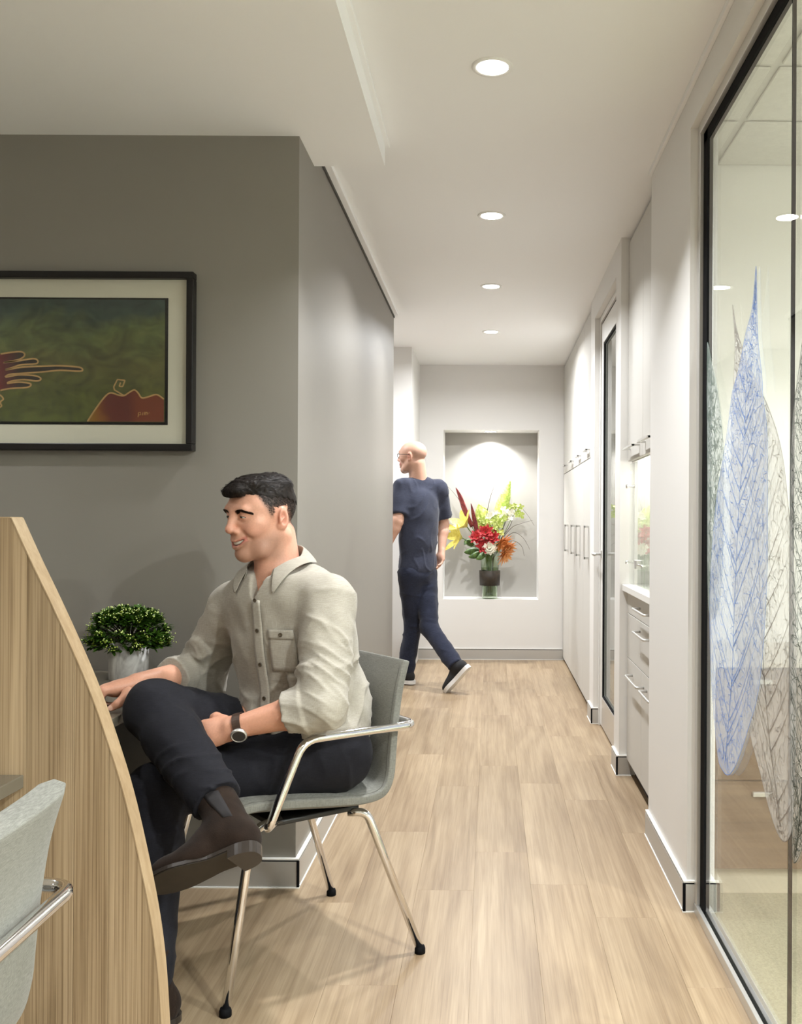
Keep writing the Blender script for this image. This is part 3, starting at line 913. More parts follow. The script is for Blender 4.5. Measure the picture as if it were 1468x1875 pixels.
mr = t.n('ShaderNodeMapRange'); mr.inputs[1].default_value = pp(-40, 0)[0]; mr.inputs[2].default_value = pp(170, 0)[0]
t.l(sp.outputs['X'], mr.inputs[0])
t.l(t.ramp(mr.outputs[0], [(0.0, lin(112, 30, 34)), (0.35, lin(84, 26, 28)), (0.8, lin(40, 28, 22))]), t.b.inputs['Base Color'])
flat_poly('painted_hand', hp, -0.0190, t.m, cv)
line_on('hand_outline', [pp(*q) for q in hand], 0.0052, -0.0194, OCH, cv)
line_on('curl_outline', [pp(*q) for q in ((-20, 905), (4, 915), (20, 938), (6, 950), (0, 965), (8, 985), (-16, 1000))], 0.005, -0.0194, OCH, cv)
hill = [(585, 1085), (640, 1000), (700, 920), (740, 892), (790, 906), (830, 910), (870, 885), (900, 872), (925, 892), (950, 925), (1000, 915), (1050, 902), (1097, 932)]
t = NT('hill_red'); v = t.coords()
n1 = t.noise(t.coords((14, 14, 14)), 1.0, 4, 0.6)
sp = t.n('ShaderNodeSeparateXYZ'); t.l(v, sp.inputs[0])
mr = t.n('ShaderNodeMapRange'); mr.inputs[1].default_value = pp(600, 0)[0]; mr.inputs[2].default_value = pp(1000, 0)[0]
t.l(sp.outputs['X'], mr.inputs[0])
ad = t.n('ShaderNodeMath', operation='MULTIPLY_ADD'); ad.inputs[1].default_value = 0.4; t.l(n1, ad.inputs[0]); t.l(mr.outputs[0], ad.inputs[2])
t.l(t.ramp(ad.outputs[0], [(0.16, lin(134, 98, 18)), (0.36, lin(122, 70, 18)), (0.52, lin(92, 26, 18)), (0.85, lin(88, 24, 18)), (1.0, lin(112, 46, 24))]), t.b.inputs['Base Color'])
flat_poly('painted_hill', [pp(*q) for q in hill + [(1097, 1085)]], -0.0190, t.m, cv)
line_on('hill_outline', [pp(*q) for q in hill], 0.0050, -0.0194, OCH, cv)
line_on('spiral_outline', [pp(*q) for q in ((826, 908), (765, 872), (760, 852), (785, 802), (836, 808), (820, 850), (797, 848), (806, 822))], 0.0044, -0.0194, OCH, cv, False)
SIG = mat('signature_paint', lin(190, 150, 90), 0.7)
sg = [[(925, 1055), (928, 1024), (942, 1022), (944, 1036), (928, 1040)], [(955, 1042), (958, 1022)], [(966, 1040), (970, 1018)], [(976, 1040), (980, 1018)], [(972, 1026), (990, 1022)], [(986, 1036), (990, 1026), (993, 1034)], [(998, 1026), (1003, 1024)]]
vs, fs = merge_data([(lambda d: ([(a, -0.0194, b) for a, b in d[0]], d[1]))(ribbon2d([pp(*q) for q in s], 0.0022, 0.0018)) for s in sg])
pymesh('signature', vs, fs, SIG, cv)
box('glazing', -PWD + 0.02, -0.02, -0.027, -0.025, 0.02, PH - 0.02, PICGLASS, pic)

# ================================================================== SMALL POTTED PLANT
PC = Vector((-1.112, 2.955, 0.7055))
pot = tag(empty('potted_plant', PC), 'small leafy green plant in a white streaked pot on the dark desk', 'plant')
t = NT('white_streaked_ceramic')
ns = t.noise(t.coords((14, 14, 5)), 1.0, 4, 0.6, 1.5)
t.l(t.ramp(ns, [(0.38, lin(186, 184, 182)), (0.56, lin(226, 225, 223))]), t.b.inputs['Base Color']); t.b.inputs['Roughness'].default_value = 0.4
PM = t.m
lathe('pot', [(0.0, 0.0), (0.054, 0.0), (0.057, 0.003), (0.059, 0.06), (0.0595, 0.118), (0.056, 0.119), (0.053, 0.108), (0.0, 0.106)], PM, pot, 40)
rg = random.Random(11)
LV, LF, BV, BF, TW = [], [], [], [], []
def leaf_shape(V, F, base, direction, length, width, up, cup=0.25):
    d = direction.normalized()
    s = d.cross(up); s = s.normalized() if s.length > 1e-4 else Vector((1, 0, 0))
    nrm = s.cross(d).normalized()
    o = len(V)
    pr = [(0, 0.1), (0.3, 0.8), (0.62, 1.0), (0.85, 0.65), (1.0, 0.05)]
    for t_, w_ in pr:
        c_ = base + d * (length * t_) - nrm * (cup * length * t_ * t_)
        V.append(c_ - s * (width * w_ / 2)); V.append(c_ - nrm * (width * 0.12 * w_)); V.append(c_ + s * (width * w_ / 2))
    for i in range(len(pr) - 1):
        a = o + 3 * i
        F.append((a, a + 1, a + 4, a + 3)); F.append((a + 1, a + 2, a + 5, a + 4))
for i in range(560):
    a = rg.uniform(0, 2 * PI); r = math.sqrt(rg.random())
    ht = 0.128 + 0.088 * math.sqrt(max(0, 1 - r * r * 0.86)) * rg.uniform(0.75, 1.05)
    if r > 0.8: ht = rg.uniform(0.105, 0.16)
    tipp = Vector((math.cos(a) * r * 0.125, math.sin(a) * r * 0.105, ht))
    out = Vector((math.cos(a) * r, math.sin(a) * r, 0.9 - 0.5 * r)).normalized()
    for k in range(9):
        dv = (out + Vector((rg.uniform(-1, 1), rg.uniform(-1, 1), rg.uniform(-0.7, 0.8))) * 0.9).normalized()
        leaf_shape(LV, LF, tipp - out * rg.uniform(0.0, 0.022), dv, rg.uniform(0.014, 0.024), rg.uniform(0.008, 0.012), Vector((0, 0, 1)), 0.3)
    if rg.random() < 0.26:
        for k in range(rg.randint(4, 8)):
            c_ = tipp + out * rg.uniform(0.002, 0.012) + Vector((rg.uniform(-1, 1), rg.uniform(-1, 1), rg.uniform(-1, 1))) * 0.008
            s_ = rg.uniform(0.0018, 0.0032)
            o = len(BV)
            BV += [c_ + Vector(q) * s_ for q in ((1, 0, 0), (-1, 0, 0), (0, 1, 0), (0, -1, 0), (0, 0, 1), (0, 0, -1))]
            BF += [tuple(o + j for j in f) for f in ((0, 2, 4), (2, 1, 4), (1, 3, 4), (3, 0, 4), (2, 0, 5), (1, 2, 5), (3, 1, 5), (0, 3, 5))]
    if i % 9 == 0: TW.append(tube_data([Vector((0, 0, 0.10)), tipp * 0.5 + Vector((0, 0, 0.06)), tipp], 0.0016, 5))
def leafmat(name, a, b, rough=0.4):
    t = NT(name); n_ = t.noise(t.coords(), 60, 2)
    t.l(t.ramp(n_, [(0.35, a), (0.65, b)]), t.b.inputs['Base Color']); t.b.inputs['Roughness'].default_value = rough
    t.b.inputs['Transmission Weight'].default_value = 0.0
    return t.m
fo = pymesh('foliage', LV, LF, leafmat('plant_leaf', lin(30, 58, 14), lin(78, 116, 30)), pot, True); fo['kind'] = 'stuff'
bu = pymesh('flower_buds', BV, BF, leafmat('plant_bud', lin(142, 168, 56), lin(190, 204, 96)), pot); bu['kind'] = 'stuff'
vs, fs = merge_data(TW); pymesh('twigs', vs, fs, mat('plant_twig', lin(60, 62, 30), 0.7), pot)
lathe('soil', [(0.0, 0.107), (0.0535, 0.107)], mat('potting_soil', lin(48, 36, 26), 0.95, bump=(200, 0.6)), pot, 24)

# ================================================================== FLOWERS IN THE NICHE
VC = Vector((0.0, YB + 0.13, NZ0))
vase = tag(empty('vase', VC), 'tall tapered clear glass vase with a dark band in the wall niche', 'vase')
VG_ = glass_mat('vase_glass', (0.90, 0.95, 0.88, 1), base=0.06)
lathe('glass_body', [(0.0, 0.0), (0.060, 0.0), (0.066, 0.006), (0.086, 0.41), (0.083, 0.41), (0.063, 0.02), (0.0, 0.02)], VG_, vase, 32)
lathe('water', [(0.0, 0.021), (0.062, 0.021), (0.075, 0.27), (0.0, 0.27)], glass_mat('vase_water', (0.62, 0.70, 0.46, 1), base=0.03), vase, 24)
lathe('dark_band', [(0.0790, 0.115), (0.0875, 0.115), (0.0925, 0.245), (0.0840, 0.245), (0.0790, 0.115)], mat('dark_brown_band', lin(44, 34, 22), 0.6, vary=0.3, vscale=50), vase, 32)
STEMM = mat('flower_stem', lin(86, 108, 46), 0.6)
FG = 'flowers in the niche vase'
def V3(px_, py_, dy=0.0):
    """a place in the bouquet: measured position at the vase's distance plus dy"""
    return pix(px_, py_, VC.y + dy) - VC
rg = random.Random(21)
def flower(name, label, cat='flower'):
    o = tag(empty(name, VC), label, cat, FG)
    return o
def stem(o, top, r=0.005):
    bx, by = rg.uniform(-0.035, 0.035), rg.uniform(-0.035, 0.035)
    return tube('stem', catmull([(bx, by, 0.026), (bx * 0.6 + top.x * 0.06, by * 0.6, 0.20), (top.x * 0.22, top.y * 0.25, 0.40), (top.x, top.y, top.z)], 5), r, STEMM, o, 6)
def petals(o, name, c, n, length, width, axis, open_, m, layers=1, cup=0.3):
    V, F = [], []
    ax = Vector(axis).normalized()
    u = ax.cross(Vector((0, 0, 1))); u = u.normalized() if u.length > 0.01 else Vector((1, 0, 0))
    w = ax.cross(u)
    for L in range(layers):
        for k in range(n):
            a = 2 * PI * (k + 0.5 * L) / n + rg.uniform(-0.1, 0.1)
            rad = u * math.cos(a) + w * math.sin(a)
            op = open_ * (1 - 0.35 * L)
            d = ax * math.cos(op) + rad * math.sin(op)
            leaf_shape(V, F, c + rad * 0.004, d, length * (1 - 0.12 * L) * rg.uniform(0.9, 1.1), width, ax, cup)
    return pymesh(name, V, F, m, o, True)
def petm(name, a, b): return leafmat(name, a, b, 0.5)
YEL, RED, ORA, CRM, LIM, GRN = (petm('yellow_petal', lin(222, 206, 92), lin(240, 228, 130)), petm('red_petal', lin(150, 22, 30), lin(206, 70, 72)),
    petm('orange_petal', lin(216, 138, 70), lin(236, 176, 112)), petm('cream_petal', lin(226, 224, 200), lin(240, 238, 222)),
    petm('lime_petal', lin(150, 176, 60), lin(206, 214, 132)), petm('green_leaf', lin(40, 66, 26), lin(84, 112, 44)))
LLF = petm('lime_leaf', lin(150, 178, 62), lin(196, 214, 110))
for (a, b, nm) in ((855, 965, 'upper'), (846, 985, 'lower')):
    c = V3(a, b, -0.03)
    o = flower('yellow_lily', 'pale yellow lily opening to the left of the bouquet, %s one' % nm); stem(o, c)
    petals(o, 'petals', c, 6, 0.17, 0.070, (-0.55, -0.4, 0.5 if nm == 'upper' else 0.1), 0.55, YEL)
for i, (a, b, dy) in enumerate(((874, 985, -0.09), (889, 975, -0.10), (884, 1001, -0.09), (903, 985, -0.08))):
    c = V3(a, b, dy)
    o = flower('red_flower', 'red waxy flower in the cluster at the bouquet centre, %s' % ('leftmost', 'topmost', 'lowest', 'rightmost')[i]); stem(o, c)
    petals(o, 'petals', c, 7, 0.070, 0.034, (rg.uniform(-0.3, 0.3), -0.8, rg.uniform(0.0, 0.4)), 0.9, RED, 3, 0.35)
for i, (a, b, dy) in enumerate(((916, 990, -0.08), (925, 1000, -0.07), (921, 1012, -0.06))):
    c = V3(a, b, dy)
    o = flower('orange_flower', 'drooping orange flower right of the red cluster, %s' % ('upper', 'rightmost', 'lower')[i]); stem(o, c)
    petals(o, 'petals', c, 12, 0.10, 0.018, (0.5, -0.5, -0.5), 0.75, ORA, 3, 0.4)
c = V3(896, 1003, -0.10)
o = flower('white_flower', 'round cream flower head low in the bouquet above the vase'); stem(o, c)
petals(o, 'petals', c, 14, 0.055, 0.036, (0, -0.8, 0.2), 1.1, CRM, 5, 0.5)
# green orchid sprays
for i, (a, b, dy) in enumerate(((884, 955, -0.04), (902, 945, -0.05), (917, 955, -0.05), (896, 962, -0.08), (910, 965, -0.07), (930, 940, -0.02), (944, 934, 0.0))):
    c = V3(a, b, dy)
    o = flower('green_orchid', 'pale lime orchid spray above the red flowers, %s' % ('far left', 'top centre', 'right of centre', 'lower left', 'lower right', 'reaching right', 'rightmost tip')[i]); stem(o, c, 0.003)
    V, F = [], []
    for k in range(10):
        cc = c + Vector((rg.uniform(-1, 1) * 0.055, rg.uniform(-0.03, 0.02), rg.uniform(-1, 1) * 0.05))
        ax = Vector((rg.uniform(-0.5, 0.5), -0.9, rg.uniform(-0.3, 0.5)))
        for q in range(5):
            an = 2 * PI * q / 5 + rg.random()
            leaf_shape(V, F, cc, Vector((math.cos(an), -0.35, math.sin(an))), 0.030, 0.022, ax, 0.2)
    pymesh('petals', V, F, CRM if i in (1, 5) else LIM, o, True)
# big leaves
def big_leaf(name, label, pts, widths, m, dy0=0.0, par=None):
    o = flower(name, label, 'leaf')
    P = catmull([V3(a, b, dy) for a, b, dy in pts], 6)
    stem(o, P[0], 0.004)
    n = len(P); V, F = [], []
    for i, p in enumerate(P):
        t_ = i / (n - 1)
        j = t_ * (len(widths) - 1); a = int(j); fr_ = j - a
        w_ = widths[a] * (1 - fr_) + widths[min(a + 1, len(widths) - 1)] * fr_
        tg = (P[min(i + 1, n - 1)] - P[max(i - 1, 0)]).normalized()
        s = tg.cross(Vector((0.15, 1, 0.1))).normalized()
        wob = 0.006 * math.sin(i * 1.7)
        for k, q in enumerate((-1, -0.5, 0, 0.5, 1)):
            V.append(p + s * (w_ / 2 * q) + Vector((0, (0.012 if k in (0, 4) else 0) * (1 + 0.3 * math.sin(i)) * (w_ / 0.08) + (wob if k in (0, 4) else -wob * 0.3), 0)))
    for i in range(n - 1):
        for k in range(4):
            a = 5 * i + k; F.append((a, a + 1, a + 6, a + 5))
    ob = pymesh('blade', V, F, m, o, True)
    md = ob.modifiers.new('solid', 'SOLIDIFY'); md.thickness = 0.0015
    return o
big_leaf('long_leaf', 'long wavy lime-green strap leaf standing highest in the bouquet', [(912, 960, 0.0), (918, 930, 0.01), (926, 903, 0.02), (934, 880, 0.03)], [0.07, 0.12, 0.115, 0.10, 0.05, 0.004], LLF)
big_leaf('broad_leaf', 'broad green leaf rising behind the lime orchids', [(882, 970, 0.02), (880, 945, 0.03), (877, 922, 0.04)], [0.06, 0.10, 0.09, 0.01], LIM)
big_leaf('broad_leaf', 'darker broad green leaf just right of the first broad leaf', [(890, 965, 0.04), (889, 945, 0.05), (886, 928, 0.06)], [0.05, 0.09, 0.07, 0.01], LIM)
BRD = petm('burgundy_leaf', lin(96, 28, 34), lin(132, 52, 50))
big_leaf('burgundy_spike', 'tall pointed burgundy leaf at the upper left of the bouquet', [(864, 965, -0.03), (850, 932, -0.04), (842, 910, -0.05), (834, 893, -0.06)], [0.03, 0.045, 0.035, 0.004], BRD)
big_leaf('burgundy_spike', 'shorter pointed burgundy leaf beside the red flowers', [(873, 975, -0.08), (868, 950, -0.09), (862, 922, -0.10)], [0.03, 0.042, 0.030, 0.004], BRD)
for i, (pts, w_) in enumerate((([(878, 1010, -0.05), (862, 1010, -0.07), (850, 1012, -0.09)], [0.03, 0.07, 0.05, 0.005]), ([(882, 1012, -0.06), (868, 1018, -0.09), (858, 1020, -0.10)], [0.03, 0.06, 0.04, 0.005]),
                                ([(886, 1012, -0.07), (880, 1020, -0.1), (872, 1024, -0.11)], [0.03, 0.06, 0.04, 0.005]), ([(866, 1000, -0.04), (856, 992, -0.06), (850, 998, -0.08)], [0.03, 0.06, 0.04, 0.005]))):
    big_leaf('dark_leaf', 'dark green leaf hanging low left over the vase rim, %s' % ('longest', 'second', 'nearest the vase', 'highest')[i], pts, w_, GRN)
TWIG = mat('dark_twig', lin(58, 40, 32), 0.7)
for i, pts in enumerate(([(918, 985, 0), (935, 960, 0.02), (945, 925, 0.03), (962, 938, 0.03), (978, 962, 0.02)], [(920, 990, 0), (940, 975, 0.0), (958, 985, 0.0), (970, 1006, 0.0)],
                         [(920, 985, 0), (938, 965, -0.02), (955, 958, -0.03), (975, 952, -0.02)], [(920, 995, 0), (940, 990, 0.0), (955, 1000, 0.02), (960, 1018, 0.02)],
                         [(872, 970, 0), (850, 930, 0.02), (832, 905, 0.03), (818, 890, 0.04)], [(888, 960, 0.02), (895, 920, 0.04), (905, 890, 0.05), (918, 884, 0.05)],
                         [(916, 980, 0), (926, 955, -0.03), (936, 930, -0.04), (950, 930, -0.03)])):
    o = flower('twig', 'thin dark twig curving out of the bouquet, %s' % ('arching far right', 'lower right', 'reaching straight right', 'lowest right', 'upper left', 'over the centre', 'short right')[i], 'twig')
    P = catmull([V3(*q) for q in pts], 6)
    tube('twig_stem', [Vector((0.01, 0.01, 0.03)), Vector((P[0].x * 0.3, 0.02, 0.35))] + P, [0.003, 0.003] + [0.003 * (1 - 0.75 * k / len(P)) for k in range(len(P))], TWIG, o, 5)
# ================================================================== IMPLICIT-SURFACE MODELLING (for the figures)
def A3(p): return np.array(p, dtype=np.float64)
class Sdf:
    def __init__(s): s.ops = []
    def _add(s, fn, k, mode): s.ops.append((fn, k, mode)); return s
    def cap(s, a, b, ra, rb, k=0.02, mode='u'):
        a, b = A3(a), A3(b); ab = b - a; L = max(1e-9, ab @ ab)
        def fn(P):
            t = np.clip(((P - a) @ ab) / L, 0, 1)
            return np.linalg.norm(P - a - t[:, None] * ab, axis=1) - (ra + (rb - ra) * t)
        return s._add(fn, k, mode)
    def chain(s, pts, rs, k=0.02, mode='u'):
        for i in range(len(pts) - 1): s.cap(pts[i], pts[i + 1], rs[i], rs[i + 1], k, mode)
        return s
    def ell(s, c, r, k=0.02, mode='u', R=None):
        c, r = A3(c), A3(r); Rm = None if R is None else np.array(R)
        def fn(P):
            q = P - c
            if Rm is not None: q = q @ Rm            # columns of R are the ellipsoid's own axes
            k0 = np.linalg.norm(q / r, axis=1); k1 = np.linalg.norm(q / (r * r), axis=1)
            return k0 * (k0 - 1) / np.maximum(k1, 1e-9)
        return s._add(fn, k, mode)
    def half(s, p, n, k=0.004, mode='i'):
        """keep (i) the side the normal points away from"""
        p, n = A3(p), A3(n); n = n / np.linalg.norm(n)
        return s._add(lambda P: (P - p) @ n, k, mode)
    def rbox(s, c, h, r, k=0.01, mode='u', R=None):
        c, h = A3(c), A3(h); Rm = None if R is None else np.array(R)
        def fn(P):
            q = P - c
            if Rm is not None: q = q @ Rm
            q = np.abs(q) - h + r
            return np.linalg.norm(np.maximum(q, 0), axis=1) + np.minimum(q.max(axis=1), 0) - r
        return s._add(fn, k, mode)
    def __call__(s, P, c=None, rad=None):
        v = np.full(len(P), 1.0)
        cc = None if c is None else np.asarray(c)[None]
        for fn, k, m in s.ops:
            if cc is not None and m in 'us':
                if fn(cc)[0] - rad * 1.3 > 0.07: continue
            d = fn(P)
            if m == 'u':
                h = np.clip(0.5 + 0.5 * (v - d) / k, 0, 1); v = v * (1 - h) + d * h - k * h * (1 - h)
            elif m == 's':
                d = -d; h = np.clip(0.5 - 0.5 * (v - d) / k, 0, 1); v = v * (1 - h) + d * h + k * h * (1 - h)
            else:
                h = np.clip(0.5 - 0.5 * (v - d) / k, 0, 1); v = v * (1 - h) + d * h + k * h * (1 - h)
        return v

def axis_pts(lo, hi, h, fine=()):
    out = [lo]; x = lo
    while x < hi:
        st = h
        for a, b, hf in fine:
            if a <= x < b: st = min(st, hf)
        x += st; out.append(x)
    return np.array(out)

def surface_net(sdf, xs, ys, zs, B=12):
    nx, ny, nz = len(xs), len(ys), len(zs)
    V = np.ones((nx, ny, nz), np.float32)
    for i in range(0, nx - 1, B):
        i1 = min(i + B, nx - 1)
        for j in range(0, ny - 1, B):
            j1 = min(j + B, ny - 1)
            ks = list(range(0, nz - 1, B))
            C = np.array([[(xs[i] + xs[i1]) / 2, (ys[j] + ys[j1]) / 2, (zs[k] + zs[min(k + B, nz - 1)]) / 2] for k in ks])
            D = sdf(C)
            for k, c, d in zip(ks, C, D):
                k1 = min(k + B, nz - 1)
                rad = 0.5 * math.sqrt((xs[i1] - xs[i]) ** 2 + (ys[j1] - ys[j]) ** 2 + (zs[k1] - zs[k]) ** 2)
                if abs(d) > rad * 1.35 + 0.012:
                    if d < 0: V[i:i1 + 1, j:j1 + 1, k:k1 + 1] = -1
                    continue
                gx, gy, gz_ = np.meshgrid(xs[i:i1 + 1], ys[j:j1 + 1], zs[k:k1 + 1], indexing='ij')
                P = np.stack([gx.ravel(), gy.ravel(), gz_.ravel()], 1)
                V[i:i1 + 1, j:j1 + 1, k:k1 + 1] = sdf(P, c, rad).reshape(gx.shape)
    S = V < 0
    cnt = np.zeros((nx - 1, ny - 1, nz - 1), np.int8)
    offs = [(a, b, c) for a in (0, 1) for b in (0, 1) for c in (0, 1)]
    for a, b, c in offs: cnt += S[a:nx - 1 + a, b:ny - 1 + b, c:nz - 1 + c]
    act = np.argwhere((cnt > 0) & (cnt < 8))
    idx = np.full(cnt.shape, -1, np.int32); idx[act[:, 0], act[:, 1], act[:, 2]] = np.arange(len(act))
    pos = np.zeros((len(act), 3)); w = np.zeros(len(act))
    co = {o: (V[act[:, 0] + o[0], act[:, 1] + o[1], act[:, 2] + o[2]].astype(float),
              np.stack([xs[act[:, 0] + o[0]], ys[act[:, 1] + o[1]], zs[act[:, 2] + o[2]]], 1)) for o in offs}
    for o in offs:
        for ax in range(3):
            if o[ax]: continue
            o2 = list(o); o2[ax] = 1; o2 = tuple(o2)
            v0, p0 = co[o]; v1, p1 = co[o2]
            m = (v0 < 0) != (v1 < 0)
            t = np.where(m, v0 / np.where(m, v0 - v1, 1), 0)
            pos += np.where(m[:, None], p0 + t[:, None] * (p1 - p0), 0); w += m
    pos /= w[:, None]
    F = []
    for ax in range(3):
        sl0 = [slice(1, -1)] * 3; sl1 = [slice(1, -1)] * 3
        sl0[ax] = slice(0, -1); sl1[ax] = slice(1, None)
        s0, s1 = S[tuple(sl0)], S[tuple(sl1)]
        e = np.argwhere(s0 != s1); inside = s0[e[:, 0], e[:, 1], e[:, 2]]
        e = e + 1; e[:, ax] -= 1
        b, c = [(1, 2), (2, 0), (0, 1)][ax]
        def cell(db, dc):
            q = e.copy(); q[:, b] += db; q[:, c] += dc
            return idx[q[:, 0], q[:, 1], q[:, 2]]
        q = np.stack([cell(-1, -1), cell(0, -1), cell(0, 0), cell(-1, 0)], 1)
        q = np.where(inside[:, None], q, q[:, ::-1])
        F.append(q[(q >= 0).all(1)])
    return pos, np.concatenate(F)

def np_mesh(name, V, F, mat_, parent=None, colors=None, smooth=True):
    me = bpy.data.meshes.new(name)
    me.vertices.add(len(V)); me.vertices.foreach_set('co', np.asarray(V, np.float32).ravel())
    n = F.shape[1]
    me.loops.add(F.size); me.loops.foreach_set('vertex_index', F.astype(np.int32).ravel())
    me.polygons.add(len(F)); me.polygons.foreach_set('loop_start', np.arange(0, F.size, n, dtype=np.int32))
    try: me.polygons.foreach_set('loop_total', np.full(len(F), n, np.int32))
    except Exception: pass
    me.update(calc_edges=True); me.validate()
    if smooth: set_smooth(me)
    if colors is not None:
        at = me.color_attributes.new('tone', 'FLOAT_COLOR', 'POINT')
        at.data.foreach_set('color', np.concatenate([colors, np.ones((len(V), 1))], 1).astype(np.float32).ravel())
    return link(name, me, mat_, parent)

def grad(sdf, P, e=0.0015):
    g = np.zeros_like(P)
    for i in range(3):
        d = np.zeros(3); d[i] = e
        g[:, i] = sdf(P + d) - sdf(P - d)
    return g / np.maximum(np.linalg.norm(g, axis=1), 1e-9)[:, None]

_wr = np.random.RandomState(4)
def wnoise(P, freq, n=7, seed=0):
    """smooth pseudo-noise, about -1..1"""
    r = np.random.RandomState(seed + 77)
    out = np.zeros(len(P)); Q = P * freq
    for i in range(n):
        d = r.normal(size=3); d *= r.uniform(0.6, 1.5) / np.linalg.norm(d)
        out += np.sin(Q @ d * 2 * PI + r.uniform(0, 6.28) + 0.8 * np.sin(Q @ r.normal(size=3) * 2.0))
    return out / n * 1.6

def fold_field(P, a, b, wl, seed=0, tw=0.4):
    """cloth folds running round a limb a->b; sharper crests than troughs"""
    a, b = A3(a), A3(b); d = (b - a) / np.linalg.norm(b - a)
    s = (P - a) @ d
    w = wnoise(P, 5, 5, seed) * tw
    x = np.sin(PI * (s / wl + w))
    m = np.clip(0.55 + 0.75 * wnoise(P, 7, 5, seed + 50), 0.0, 1.0)      # folds come and go
    return ((1 - np.abs(x)) ** 2.2 - 0.25) * m

def march(sdf, o, d, far=0.5):
    """from inside along d: the surface point"""
    o, d = A3(o), A3(d); d = d / np.linalg.norm(d)
    ts = np.linspace(0, far, 400); P = o + ts[:, None] * d
    v = sdf(P)
    i = np.argmax(v > 0) if (v > 0).any() else 399
    return o + ts[i] * d
# ================================================================== SEATED MAN
def frame(f, u):
    f, u = A3(f), A3(u); f = f / np.linalg.norm(f)
    l = np.cross(u, f); l /= np.linalg.norm(l); u = np.cross(f, l)
    return np.stack([l, f, u], 1)          # columns: left, forward, up

def tone_mat(name, rough=0.5, sss=0.0, bump=None, spec=0.4):
    t = NT(name)
    at = t.n('ShaderNodeAttribute'); at.attribute_name = 'tone'
    n_ = t.noise(t.coords(), 220, 3)
    c = t.mix(0.35, at.outputs['Color'], t.ramp(n_, [(0.3, (0.82, 0.80, 0.80, 1)), (0.7, (1.1, 1.1, 1.1, 1))]), 'MULTIPLY')
    t.l(c, t.b.inputs['Base Color'])
    t.b.inputs['Roughness'].default_value = rough
    t.b.inputs['Specular IOR Level'].default_value = spec
    if sss:
        t.b.inputs['Subsurface Weight'].default_value = sss
        t.b.inputs['Subsurface Radius'].default_value = (0.012, 0.005, 0.003)
        t.b.inputs['Subsurface Scale'].default_value = 0.5
    if bump: t.bump(t.noise(t.coords(), bump[0], 3), bump[1], 0.001)
    return t.m
SKIN = tone_mat('skin', 0.46, 0.12, (500, 0.12))

